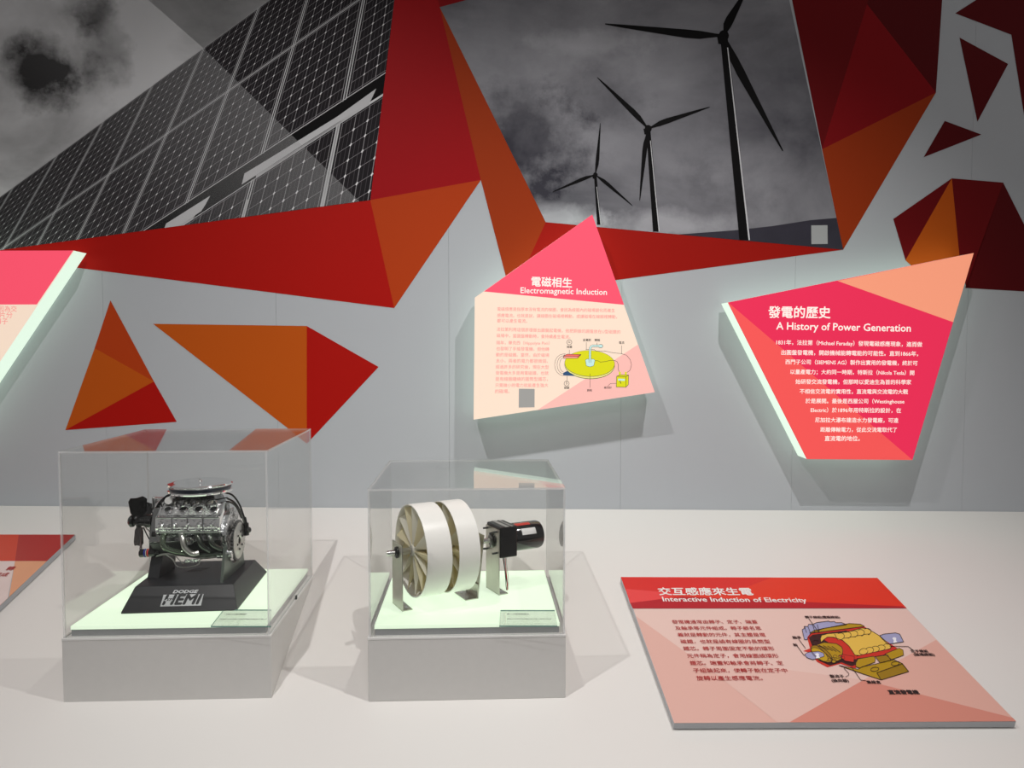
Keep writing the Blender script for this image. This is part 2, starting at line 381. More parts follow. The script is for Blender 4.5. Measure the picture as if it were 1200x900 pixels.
frame.build('printed_panel_frames', mat('print_frame', rgb(205, 205, 207), .6, spec=.08), ph, world=True)
b = MB(); b.poly([wall.pt(x, y, .0018) for x, y in clip([(128, -40), (174, 0), (239, 57), (421, 236), (421, 400), (-160, 400), (-160, -40)], Q)])
VM = veil('pale_veil', (.62, .62, .63, 1), .13); vo = b.build('pale_overlay', VM, ph, world=True); uv_wall(vo)
nt = VM.node_tree; uvn = nt.nodes.new('ShaderNodeUVMap'); uvn.uv_map = 'UVMap'
pa = wall.at(174, 0)-W0; pb = wall.at(421, 236)-W0; pa = Vector((pa.dot(WD), pa.z, 0)); pb = Vector((pb.dot(WD), pb.z, 0)); dn = (pb-pa).normalized(); dn = Vector((dn.y, -dn.x, 0))
vs_ = nt.nodes.new('ShaderNodeVectorMath'); vs_.operation = 'SUBTRACT'; vs_.inputs[1].default_value = pa; nt.links.new(uvn.outputs[0], vs_.inputs[0])
vd = nt.nodes.new('ShaderNodeVectorMath'); vd.operation = 'DOT_PRODUCT'; vd.inputs[1].default_value = dn; nt.links.new(vs_.outputs[0], vd.inputs[0])
va = nt.nodes.new('ShaderNodeMath'); va.operation = 'ABSOLUTE'; nt.links.new(vd.outputs['Value'], va.inputs[0])
vr = nt.nodes.new('ShaderNodeMapRange'); vr.inputs[1].default_value = 0; vr.inputs[2].default_value = .45; vr.inputs[3].default_value = .21; vr.inputs[4].default_value = .035; nt.links.new(va.outputs[0], vr.inputs[0])
nt.links.new(vr.outputs[0], [n for n in nt.nodes if n.type == 'MIX_SHADER'][0].inputs[0])

# --- wind turbine photograph
ph = thing('wind_turbine_photograph', 'black and white photograph of three wind turbines under cloud printed on the wall', 'photograph', wall.pt(640, 260, .001))
Q2 = [(515.4, 8.6), (547, 0), (590, -40), (916, -40), (988, 292.6), (639.5, 260.4)]
M_sky2 = sky_print('turbine_photo_sky', rgb(60, 59, 68), rgb(196, 196, 202), 2.3,
   [(615, 165, .16, 1.2, -.36, .4), (730, 245, .35, 3.2, -.12, .6), (700, 110, .13, 1.6, -.25, .4), (680, 70, .3, 2.5, .2, .8), (650, 256, .13, 4, .5, .5), (780, 265, .2, 5, .45, .5), (870, 100, .2, .8, -.12, .5), (700, 50, .16, 5, .22, .5)], 7.7, contrast=(.15, 1.15))
b = MB(); b.poly([wall.pt(x, y, .0011) for x, y in Q2]); uv_wall(b.build('printed_sky', M_sky2, ph, world=True))
b = MB(); b.poly([wall.pt(x, y, .0013) for x, y in [(795, 274.8), (860, 270), (905, 265), (950, 258), (980, 255.5), (988, 292.6)]]); b.build('printed_hill', mat('print_hill', rgb(60, 58, 68), .6, spec=.08, noise=.2, nscale=20), ph, world=True)
BLK = mat('print_turbine_black', rgb(17, 16, 17), .6, spec=.08); LIT = mat('print_rim_light', rgb(215, 215, 218), .6, spec=.08)
def blade(mb, rx, ry, tx, ty, w, side=1):
    L = math.hypot(tx-rx, ty-ry); dx, dy = (tx-rx)/L, (ty-ry)/L; nx, ny = -dy*side, dx*side
    prof = [(0, .28), (.06, .3), (.2, .8), (.32, .85), (.6, .55), (.85, .28), (1, .06)]
    up = [(rx+dx*L*t+nx*w*q*.75, ry+dy*L*t+ny*w*q*.75) for t, q in prof]; dn = [(rx+dx*L*t-nx*w*q*.25-nx*w*.06, ry+dy*L*t-ny*w*q*.25-ny*w*.06) for t, q in prof]
    for i in range(len(prof)-1): mb.poly([wall.pt(x, y, .0018) for x, y in (up[i], up[i+1], dn[i+1], dn[i])])
for (hx, hy, tw, bx, by, bw, bl, s) in (
   (848, 42, 4.3, 872.5, 281.5, 6.2, [(709, 28.5, 11, -1), (917, 177, 11, 1), (876, -14, 11, -1)], 8),
   (759.5, 151, 2.4, 769, 271.5, 3.9, [(700, 91, 7, 1), (831.5, 125.5, 7, -1), (749.5, 235, 6, 1)], 5.5),
   (697.5, 205, 1.5, 702, 263.5, 2.3, [(703.5, 144.5, 4.5, 1), (647.5, 225, 4.5, 1), (741, 241, 4.5, -1)], 3.6)):
    b = MB()
    b.poly([wall.pt(x, y, .0016) for x, y in [(hx-tw, hy), (hx+tw, hy), (bx+bw, by), (bx-bw, by)]])
    for tx, ty, wd, sd in bl: blade(b, hx, hy, tx, ty, wd, sd)
    b.poly([wall.pt(hx+s*.75*cos(k*pi/8), hy+s*cos(pi/2-k*pi/8)*.8, .002) for k in range(16)])
    b.poly([wall.pt(x, y, .0019) for x, y in [(hx-s, hy), (hx+s*.4, hy), (hx+s*.2, hy+s*1.4), (hx-s*.8, hy+s*1.2)]])
    b.build('printed_turbine', BLK, ph, world=True)
    b = MB(); b.poly([wall.pt(x, y, .0019) for x, y in [(hx+tw*.9, hy+14), (hx+tw*1.1+.3, hy+14), (bx+bw, by), (bx+bw*.72, by)]]); b.build('printed_rim_light', LIT, ph, world=True)
b = MB(); b.poly([wall.pt(x, y, .0024) for x, y in [(950.3, 264.2), (969.3, 264), (969.5, 286), (950.5, 286.2)]])
tag(b.build('blank_sticker', mat('sticker_grey', rgb(175, 177, 178), .6)), 'small pale sticker in the lower right corner of the turbine photograph', 'sticker')

# ------------------------------------------------------------------ backlit wall signs
SIDE = backlit('glowing_side', rgb(212, 232, 214), 1.1, .3)
SOFF = .092; SD = .070
face_plane = Plane(W0+WN*SOFF, WN)
def sign(name, label, outline, areas, group=None):
    o = face_plane.at(*outline[0]); t = thing(name, label, 'sign', o)
    P = [face_plane.at(x, y) for x, y in outline]
    b = MB(); n = len(P); bk = [p-WN*SD for p in P]; fr = [p-WN*.004 for p in P]
    b.add(bk+fr, [(i, (i+1) % n, (i+1) % n+n, i+n) for i in range(n)]+[tuple(range(n, 2*n)), tuple(reversed(range(n)))]); b.build('glowing_light_box', SIDE, t, world=True)
    b = MB(); b.hexa(fr, P); b.build('face_panel', areas[0][1], t, world=True)
    for k, (pn, m, poly) in enumerate(areas[1:]):
        b = MB(); b.poly([face_plane.pt(x, y, .0004+.0001*k) for x, y in poly]); b.build(pn, m, t, world=True)
    # four spacer rods to the wall
    c = sum(P, Vector())/n
    for p in P[:4]:
        q = c+(p-c)*.75; b = MB(); b.cyl(q-WN*SD, q-WN*(SOFF-.0002), .008, n=10); b.build('spacer', mat('steel', (.6, .6, .6), .3, 1), t, world=True)
    return t
CREAM = backlit('lit_cream', rgb(253, 228, 206), .82); PINK = backlit('lit_pink', rgb(252, 82, 108), .86); PPINK = backlit('lit_pale_pink', rgb(253, 192, 182), .82)
CRIM = backlit('lit_crimson', rgb(236, 42, 84), .84); SAL = backlit('lit_salmon', rgb(247, 86, 84), .84); PEACH = backlit('lit_peach', rgb(250, 158, 124), .84)
LW = backlit('lit_white_ink', rgb(255, 244, 234), .86); LP = backlit('lit_pink_ink', rgb(250, 140, 136), .82)
SE1 = [(555, 491.8), (556.4, 348.8), (694, 251.5), (767.3, 459.6)]
s1 = sign('lit_triangle_sign', 'backlit cream sign with pink pointed top and a yellow disc diagram', SE1,
 [('face', CREAM, None), ('pink_header', PINK, [(567, 341.6), (694, 251.5), (731.3, 357.2)]),
  ('pale_pink_corner', PPINK, [(629.5, 480.6), (747.7, 403.7), (767.3, 459.6)])])
b = MB()
text(b, face_plane, (622.7, 334.4), (670, 336.2), '電磁相生', bold=.02, off=.0012)
text(b, face_plane, (610, 343.4), (711, 345.6), 'Electromagnetic Induction', bold=.012, off=.0012)
b.build('title_lettering', LW, s1, world=True)
b = MB()
for a, c, t in [((582.8, 363.8), (720.5, 365.5), '電磁感應是指原本沒有電流的線圈，會因為線圈內的磁場變化而產生'), ((582.6, 371.3), (723, 373), '感應電流。也就是說，讓線圈在磁場裡轉動，或讓磁場在線圈裡轉動，'),
 ((582.5, 377.6), (617.8, 378), '都可以產生電流。'), ((582, 387.5), (727, 390.8), '法拉第利用這個原理做出圓盤起電機，他把銅做的圓盤放在U型磁鐵的'), ((582, 394.9), (668.3, 396.6), '磁場中，當圓盤轉動時，會持續產生電流。'),
 ((581.8, 403.3), (644, 403.8), '隔年，畢克西（Hippolyte Pixii）'), ((581.5, 410.3), (643.5, 411), '也發明了手搖發電機，但他轉'), ((581.3, 417.4), (643.5, 418), '動的是磁鐵。當然，由於磁場'),
 ((581.1, 424.5), (642, 425), '太小，兩者的電力都很微弱。'), ((581, 431.6), (643, 432), '經過許多的研究後，現在大型'), ((580.8, 438.7), (642.8, 439), '發電機大多是用電磁鐵，也就'),
 ((580.6, 445.9), (642, 446), '是有線圈纏繞的圓筒型鐵芯，'), ((580.4, 453.2), (642.3, 453.2), '只需微小的電力就能產生強大'), ((580.2, 460.4), (597, 460.4), '的磁場。')]:
    text(b, face_plane, a, c, t, off=.0012)
b.build('body_lettering', LP, s1, world=True)
# disc generator diagram (8.183 px zoom, origin 640, 370)
zz = lambda x, y: (640+x/8.183, 370+y/8.183)
def shape(parent, name, m, pts, off, pl=face_plane, z=zz):
    b = MB(); b.poly([pl.pt(*z(x, y), off) for x, y in pts]); return b.build(name, m, parent, world=True)
def ell(cx, cy, rx, ry, n=40, a0=0, a1=2*pi, rot=0): 
    return [(cx+rx*cos(a0+(a1-a0)*i/n)*cos(rot)-ry*sin(a0+(a1-a0)*i/n)*sin(rot), cy+rx*cos(a0+(a1-a0)*i/n)*sin(rot)+ry*sin(a0+(a1-a0)*i/n)*cos(rot)) for i in range(n)]
def stroke(mb, pts, wd, off, pl=face_plane, z=zz):
    for i in range(len(pts)-1):
        (x0, y0), (x1, y1) = pts[i], pts[i+1]; L = math.hypot(x1-x0, y1-y0) or 1; nx, ny = -(y1-y0)/L*wd/2, (x1-x0)/L*wd/2
        mb.poly([pl.pt(*z(x, y), off) for x, y in ((x0+nx, y0+ny), (x0-nx, y0-ny), (x1-nx, y1-ny), (x1+nx, y1+ny))])
LY = backlit('lit_yellow', rgb(225, 222, 10), .8); LDY = backlit('lit_pale_yellow', rgb(238, 230, 140), .8); INK = backlit('lit_ink', rgb(60, 50, 52), .5); LB = backlit('lit_pale_blue', rgb(196, 232, 226), .85); NAV = backlit('lit_navy', rgb(45, 80, 120), .8)
LRED = backlit('lit_coral', rgb(248, 112, 100), .8)
ink = MB()
shape(s1, 'disc_edge_print', INK, ell(417, 474, 241, 133, rot=.03), .0007); shape(s1, 'disc_edge_print', LDY, ell(417, 472, 238, 130, rot=.03), .0008)
shape(s1, 'disc_print', INK, ell(417, 458, 241, 126, rot=.03), .0009); shape(s1, 'disc_print', LY, ell(417, 457, 238, 123, rot=.03), .001)
for k in (0, 24, 48): stroke(ink, [(185-k*.2+0, 365+k*.3)] + [(165-(84-k)*sin(t*pi/8)*1.0, 470-(104-k*.75)*cos(t*pi/8)) for t in range(0, 9)], 3, .001)
shape(s1, 'magnet_print', LRED, [(165, 388), (200, 368), (335, 372), (300, 408), (168, 408)], .0013)
shape(s1, 'magnet_print', backlit('lit_light_coral', rgb(250, 160, 145), .85), [(165, 388), (300, 392), (298, 408), (168, 408)], .0014)
stroke(ink, [(165, 388), (200, 368), (335, 372), (300, 408), (168, 408), (165, 388), (300, 391), (330, 374)], 4, .0015)
shape(s1, 'magnet_print', NAV, [(163, 548), (200, 530), (285, 578), (163, 572)], .0013)
shape(s1, 'shaft_print', LB, [(375, 425), (390, 415), (455, 415), (468, 428), (455, 480), (420, 490), (385, 480)], .0013)
stroke(ink, [(375, 425), (390, 415), (455, 415), (468, 428), (455, 480), (420, 490), (385, 480), (375, 425)], 3, .0014)
b = MB(); stroke(b, [(420, 450), (420, 320), (426, 300), (440, 289), (520, 289)], 22, .0014); b.build('shaft_print', INK, s1, world=True)
b = MB(); stroke(b, [(420, 452), (420, 320), (426, 300), (440, 289), (520, 289)], 16, .00145); b.build('shaft_print', LB, s1, world=True)
shape(s1, 'shaft_print', INK, ell(522, 291, 24, 18, 16), .0014); shape(s1, 'shaft_print', LB, ell(522, 291, 20, 14, 16), .0015)
stroke(ink, [(470, 430), (495, 432), (520, 445), (575, 438), (610, 428), (655, 428), (680, 440), (692, 470), (692, 520), (705, 545)], 3.5, .0014)
stroke(ink, [(380, 322), (460, 325), (480, 338), (560, 338), (640, 355), (720, 363), (770, 378), (805, 420), (818, 470), (805, 520), (775, 545)], 3.5, .0014)
shape(s1, 'meter_print', LY, [(675, 580), (715, 566), (790, 568), (788, 660), (765, 685), (672, 683)], .0013)
shape(s1, 'meter_print', LB, [(690, 603), (755, 606), (752, 625), (690, 622)], .0015)
stroke(ink, [(675, 580), (715, 566), (790, 568), (788, 660), (765, 685), (672, 683), (675, 580), (765, 585), (790, 568)], 4, .0016); stroke(ink, [(765, 585), (765, 685)], 4, .0016); stroke(ink, [(705, 620), (716, 650)], 6, .0017)
for x in (706, 763): shape(s1, 'terminal_print', LY, [(x-9, 538), (x+9, 538), (x+9, 572), (x-9, 572)], .0015)
for l in ([(385, 255), (385, 325)], [(487, 258), (487, 285)], [(723, 285), (723, 363)], [(222, 325), (222, 370)], [(200, 575), (200, 620)], [(420, 555), (420, 690)], [(675, 648), (615, 650), (590, 675)]): stroke(ink, l, 3, .0016)
for c in ((222, 255), (196, 650)): stroke(ink, ell(c[0], c[1], 24, 24, 18)+[(c[0]+24, c[1])], 4, .0012)
for a, c, t in (((215, 262), (230, 262), 'N'), ((190, 657), (203, 657), 'S'), ((198, 308), (248, 308), '磁鐵'), ((172, 700), (222, 700), '磁鐵'), ((352, 242), (428, 242), '金屬刷'), ((464, 243), (515, 243), '轉軸'), ((698, 268), (748, 268), '電流'), ((555, 698), (628, 698), '檢流計'), ((392, 724), (440, 724), '銅板')):
    text(ink, face_plane, zz(*a), zz(*c), t, off=.0014, bold=.012)
ink.build('diagram_ink', INK, s1, world=True)
b = MB(); b.poly([face_plane.pt(x, y, .0014) for x, y in [(608, 455.5), (626.5, 455.7), (626.4, 477.2), (607.8, 477.6)]])
b.build('blank_sticker', backlit('sticker_grey2', rgb(170, 168, 164), .7), s1, world=True, label='blank grey sticker at the bottom of the sign')  # sticker is given its own emission so it looks lit from behind

SE2 = [(853.2, 354.4), (945.8, 538), (1069.3, 539), (1141, 296.5)]
s2 = sign('lit_kite_sign', 'backlit crimson kite shaped sign with a peach upper right corner', SE2,
 [('face', CRIM, None), ('peach_corner', PEACH, [(981.5, 329.2), (1141, 296.5), (1117, 377.5)]),
  ('salmon_corner', SAL, [(853.2, 354.4), (1069.3, 539), (945.8, 538)])])
z2 = lambda x, y: (830+x/3.103, 290+y/3.103)
b = MB()
text(b, face_plane, z2(218, 252), z2(443, 254), '發電的歷史', bold=.02, off=.0012)
text(b, face_plane, z2(247, 298), z2(735, 306), 'A History of Power Generation', bold=.014, off=.0012)
b.build('title_lettering', LW, s2, world=True)
b = MB()
for x0, y0, x1, y1, t in [(247, 352, 777, 360, '1831年，法拉第（Michael Faraday）發現電磁感應現象，進而做'), (265, 389, 762, 394, '出圓盤發電機，開啟機械能轉電能的可能性。直到1866年，'),
 (280, 423, 760, 428, '西門子公司（SIEMENS AG）製作出實用的發電機，終於可'), (298, 459, 748, 463, '以量產電力；大約同一時期，特斯拉（Nikola Tesla）開'), (317, 495, 737, 497, '始研發交流發電機，但那時以愛迪生為首的科學家'),
 (332, 530, 725, 532, '不相信交流電的實用性，直流電與交流電的大戰'), (353, 565, 712, 567, '於是展開。最後是西屋公司（Westinghouse'), (372, 598, 700, 600, 'Electric）於1896年用特斯拉的設計，在'),
 (388, 634, 690, 636, '尼加拉大瀑布建造水力發電廠，可遠'), (407, 669, 685, 670, '距離傳輸電力，從此交流電取代了'), (423, 702, 550, 702, '直流電的地位。')]:
    text(b, face_plane, z2(x0, y0), z2(x1, y1), t, off=.0012, bold=.012)
b.build('body_lettering', LW, s2, world=True)

SE3 = [(86, 293.6), (0, 422.5), (-70, 527.4), (-190, 480), (-190, 294)]
s3 = sign('lit_pink_sign', 'backlit pink and cream sign cut off by the left edge', SE3,
 [('face', CREAM, None), ('pink_header', PINK, [(86, 293.6), (43.3, 356.8), (-190, 357.5), (-190, 294)])])
b = MB()
for a, c, t in [((-32, 364.4), (20, 364.8), '動，線圈因為交'), ((-32, 371.8), (15, 372), '切換成兩片分'), ((-28, 379.2), (9.5, 379.4), '電機的轉子')]:
    text(b, face_plane, a, c, t, off=.0012)
b.build('body_lettering', LP, s3, world=True)

# ------------------------------------------------------------------ flat info panels on the counter
PT = .0165
top = Plane(Vector((0, 1.583, 0))+CN*PT, CN)
def plate(name, label, outline, areas):
    P = [top.at(x, y) for x, y in outline]; c = sum(P, Vector())/len(P); t = thing(name, label, 'info panel', c-CN*PT)
    b = MB(); b.hexa([p-CN*(PT-.002) for p in P], P); b.build('panel_board', mat('panel_edge_grey', rgb(176, 178, 182), .4), t, world=True, bevel=.0004)
    Q_ = [c+(p-c)*.985 for p in P]
    b = MB(); b.hexa([p-CN*PT for p in Q_], [p-CN*(PT-.002) for p in Q_]); b.build('foot_pad', mat('dark_pad', (.03, .03, .03), .7), t, world=True)
    for k, (pn, m, poly) in enumerate(areas):
        b = MB(); b.poly([top.pt(x, y, .0003+.0001*k) for x, y in poly]); b.build(pn, m, t, world=True)
    return t
pk = lambda n, r, g, b_: mat(n, rgb(r, g, b_), .42)
PO = [(790, 847.5), (1190.7, 845.5), (1028, 677.4), (727.5, 676.5)]
PO = [PO[0], PO[1], PO[2], PO[3]]
zp = lambda x, y: (720+x/2.5, 660+y/2.5)
p1 = plate('info_panel', 'flat pink trapezoid panel with red header and a cutaway generator drawing', PO, [
 ('pale_ground', pk('plate_blush', 228, 196, 186), [(742, 713.5), (1062.5, 713.5), (1190.7, 845.5), (790, 847.5)]),
 ('tinted_facet', pk('plate_rose', 222, 176, 164), [(745, 722), (840, 791), (911, 846.7), (790, 847.5)]),
 ('tinted_facet', pk('plate_rose2', 223, 172, 158), [(1012, 797), (1097, 750), (1190.7, 845.5), (1180, 843)]),
 ('tinted_facet', pk('plate_coral', 212, 138, 122), [(925, 846.7), (1012, 797), (1187, 841.5), (1190.7, 845.5)]),
 ('tinted_facet', pk('plate_rose3', 225, 187, 176), [(812, 770.5), (1012, 797), (925, 846.7), (911, 846.7), (840, 791)]),
 ('red_header', pk('plate_red', 224, 52, 26), [(727.5, 676.5), (1028, 677.4), (1062.5, 713), (741.5, 713.3)]),
 ('header_facet', pk('plate_scarlet', 214, 36, 30), [(727.5, 676.5), (905, 677), (860, 694), (790, 699), (733, 691.5)]),
 ('header_facet', pk('plate_light_red', 228, 66, 66), [(733, 690.5), (800, 696), (775, 702), (738.6, 708)]),
 ('header_facet', pk('plate_dark_red', 178, 18, 32), [(738.6, 707), (800, 699.5), (1058, 711), (1061, 713), (741.5, 713.3)])])
WI = mat('white_ink', rgb(238, 230, 226), .45); RI = mat('red_ink', rgb(172, 34, 36), .45); KI = mat('black_ink', rgb(38, 26, 26), .45)
b = MB(); text(b, top, (772.8, 697.2), (883, 697.4), '交互感應來生電', bold=.026, off=.0016); text(b, top, (777.2, 705.2), (946, 706.4), 'Interactive Induction of Electricity', bold=.022, off=.0016)
b.build('title_lettering', WI, p1, world=True)
b = MB()
for x0, y0, x1, t in [(788, 731, 888, '發電機通常由轉子、定子、端蓋'), (791.7, 738.4, 892.5, '及軸承等元件組成。轉子顧名思'), (794.7, 746.2, 897.5, '義就是轉動的元件，其主體是電'), (798, 754.2, 903, '磁鐵，也就是繞有線圈的長筒型'),
 (801.3, 762.5, 908, '鐵芯。轉子周圍固定不動的環形'), (805.8, 771, 913, '元件稱為定子，會用線圈繞環形'), (809.2, 779.6, 918.3, '鐵芯。端蓋和軸承會將轉子、定'), (813, 788.4, 923.3, '子組裝起來，使轉子能在定子中'), (817, 797.5, 894, '旋轉以產生感應電流。')]:
    text(b, top, (x0, y0), (x1, y0), t, bold=.008, off=.0016)
b.build('body_lettering', RI, p1, world=True)
zd = lambda x, y: (920+x/6.667, 710+y/6.667)
def ds(name, c, pts, off): return shape(p1, name, mat('ink_%d_%d_%d' % c, rgb(*c), .45), pts, off, top, zd)
LAV = (158, 160, 196); OLI = (176, 140, 14); YEL = (226, 186, 78); VER = (198, 46, 30); DKB = (44, 16, 16); OL2 = (150, 116, 12)
ink = MB()
def out(pts, off=.0019, wd=4): stroke(ink, list(pts)+[pts[0]], wd, off, top, zd)
fan = [(150, 268), (132, 190), (150, 180), (148, 165), (178, 165), (182, 148), (215, 150), (245, 135), (340, 123), (350, 130), (385, 126), (395, 136), (440, 135), (480, 152), (300, 180), (200, 220), (170, 270)]
ds('fin_print', LAV, fan, .0009); out(fan)
for x in (150, 178, 215, 250): stroke(ink, [(x, 165 if x < 200 else 150), (x+18, 215)], 4, .0019, top, zd)
shf = [(735, 238), (770, 225), (860, 215), (895, 225), (925, 285), (800, 305)]; ds('shaft_print', LAV, shf, .0009); out(shf)
ds('shaft_print', (238, 238, 244), [(835, 258), (850, 250), (868, 256), (866, 275), (875, 290), (845, 296), (848, 275)], .0021)
bas = [(420, 470), (570, 500), (600, 480), (700, 460), (850, 425), (915, 455), (965, 518), (750, 583), (560, 520)]; ds('base_print', OLI, bas, .0009); out(bas)
bs2 = [(715, 527), (915, 457), (965, 518), (750, 583)]; ds('base_print', OL2, bs2, .001); out(bs2)
for c in ((700, 500), (860, 455)): out(ell(c[0], c[1], 32, 16, 16, rot=-.15), wd=4)
rim = [(172, 250), (190, 225), (230, 205), (560, 168), (620, 160), (610, 180), (430, 210), (330, 215), (240, 300), (270, 440), (340, 483), (300, 470), (200, 400), (180, 330)]
ds('housing_print', VER, [(172, 250), (190, 225), (230, 205), (620, 165), (870, 330), (880, 345), (560, 420), (560, 480), (545, 492), (430, 455), (330, 483), (250, 440), (200, 370), (142, 355), (195, 335)], .001)
ds('housing_print', DKB, [(185, 252), (215, 228), (480, 195), (500, 210), (700, 330), (560, 460), (520, 475), (440, 445), (350, 470), (260, 430), (205, 300)], .0011)
ds('housing_print', OLI, [(190, 218), (230, 195), (500, 142), (590, 148), (620, 165), (250, 212)], .0012); out([(190, 218), (230, 195), (500, 142), (590, 148), (620, 165), (250, 212)])
ds('coil_print', VER, [(300, 265), (330, 248), (400, 255), (480, 290), (560, 370), (560, 420), (470, 420), (430, 330), (340, 290)], .0013)
coil = [(275, 262), (285, 235), (330, 222), (480, 210), (600, 178), (640, 180), (740, 240), (830, 320), (820, 340), (580, 392), (545, 390), (500, 320), (450, 275), (380, 250), (330, 248), (300, 270), (280, 290)]
ds('coil_print', YEL, coil, .0014); out(coil)
for k in range(5): 
    e = ell(430+k*52, 243-k*9, 33, 26, 20, rot=-.2); ds('winding_print', YEL, e, .00150+.00002*k)
    stroke(ink, ell(430+k*52, 243-k*9, 33, 26, 12, -pi/2-.4, pi/2+.2, rot=-.2), 4, .0019, top, zd); stroke(ink, [(385+k*52, 222-k*10), (410+k*52, 272-k*10)] if k == 0 else [(400+k*52, 268-k*10), (450+k*52, 264-k*10)], 4, .0019, top, zd)
for k in range(5):
    e = ell(612+k*45, 362-k*9, 34, 24, 20, rot=-.2); ds('winding_print', YEL, e, .00160+.00002*k)
    stroke(ink, ell(612+k*45, 362-k*9, 34, 24, 14, -pi/2-.6 if k else 0, pi/2+.2 if k else 2*pi, rot=-.2), 4, .0019, top, zd)
rot_ = [(245, 310), (300, 290), (400, 300), (440, 325), (450, 350), (440, 420), (400, 440), (340, 400)]; ds('rotor_print', OLI, rot_, .0015); out(rot_)
for k in range(4): stroke(ink, [(262+k*34, 312+k*3), (340+k*30, 350+k*6)], 5, .0019, top, zd)
e = ell(285, 380, 98, 44, 28, rot=.62); ds('rotor_print', OL2, e, .0016); out(e)
e = ell(268, 385, 76, 36, 28, rot=.62); ds('rotor_print', (190, 154, 22), e, .0017); out(e, wd=3)
sh2 = [(152, 385), (180, 368), (260, 360), (300, 375), (305, 400), (215, 425), (170, 410)]; ds('shaft_print', LAV, sh2, .0018); out(sh2)
ds('shaft_print', (238, 238, 244), [(232, 382), (250, 374), (266, 382), (262, 395), (272, 412), (240, 416), (244, 395)], .0021)
stroke(ink, ell(240, 288, 28, 22, 14, pi*.7, pi*1.9), 9, .00185, top, zd)
for x, y in ((370, 420), (390, 400), (410, 425), (430, 400), (450, 410), (380, 440), (350, 425)): e = ell(x, y, 16, 11, 12); ds('commutator_print', OLI, e, .0018); out(e, .0019, 3)
ds('brush_print', VER, [(420, 395), (450, 385), (540, 400), (535, 445), (470, 435)], .00185); out([(420, 395), (450, 385), (540, 400), (535, 445), (470, 435)], wd=3)
tub = [(570, 420), (690, 398), (705, 415), (700, 445), (580, 490), (552, 480), (552, 450)]; ds('housing_print', OLI, tub, .0017); out(tub)
tub = [(780, 380), (890, 335), (920, 350), (925, 390), (830, 425)]; ds('housing_print', OLI, tub, .0017); out(tub)
tub = [(705, 402), (800, 388), (825, 430), (740, 450), (725, 430)]; ds('housing_print', OL2, tub, .0018); out(tub)
rr = [(560, 415), (560, 400), (850, 330), (880, 335), (780, 385), (700, 400)]; ds('housing_print', VER, rr, .00185)
for l in ([(185, 105), (265, 215)], [(105, 265), (160, 338)], [(95, 320), (150, 395)], [(458, 490), (498, 535), (495, 548), (470, 560)], [(520, 485), (590, 585), (630, 588)], [(815, 320), (960, 322), (1000, 352)]): stroke(ink, l, 4, .0021, top, zd)
for x0, y0, x1, t, bo in [(160, 100, 430, '轉子線組(電樞線組)', .03), (62, 260, 128, '軸承', .03), (68, 318, 98, '軸', .03), (355, 565, 465, '整流子', .03), (368, 599, 500, '(換向器)', .03), (643, 610, 750, '集線盒', .03), (988, 367, 1120, '定子線組', .03), (1010, 394, 1170, '(磁場線組)', .03), (815, 692, 1050, '直流發電機', .045)]:
    text(ink, top, zd(x0, y0), zd(x1, y0), t, bold=bo, off=.0021)
ink.build('diagram_ink', KI, p1, world=True)

p2 = plate('info_panel', 'flat red and peach panel cut off by the left edge behind the engine case', [(88, 626.6), (0, 709.7), (-142, 843), (-330, 843), (-280, 626.6)], [
 ('peach_ground', pk('plate_peach', 226, 160, 122), [(17.6, 657.6), (55, 657.6), (0, 709.7), (-10, 719), (10.5, 700)]),
 ('pale_ground', pk('plate_pale', 226, 206, 202), [(17.6, 657.6), (9, 701), (-142, 843), (-330, 843), (-280, 657.6)]),
 ('red_header', pk('plate_header_red', 172, 30, 26), [(88, 626.6), (55, 657.6), (17.6, 657.6), (22, 626.6)]),
 ('red_header', pk('plate_header_orange', 206, 58, 30), [(22, 626.6), (17.6, 657.6), (-280, 657.6), (-280, 626.6)])])
b = MB(); text(b, top, (-60, 668.5), (15, 668.5), '發電機的轉子、轉', bold=.016, off=.0012); text(b, top, (-60, 675.5), (8, 675.5), '子由永久磁鐵組成', bold=.016, off=.0012)
b.build('body_lettering', RI, p2, world=True)

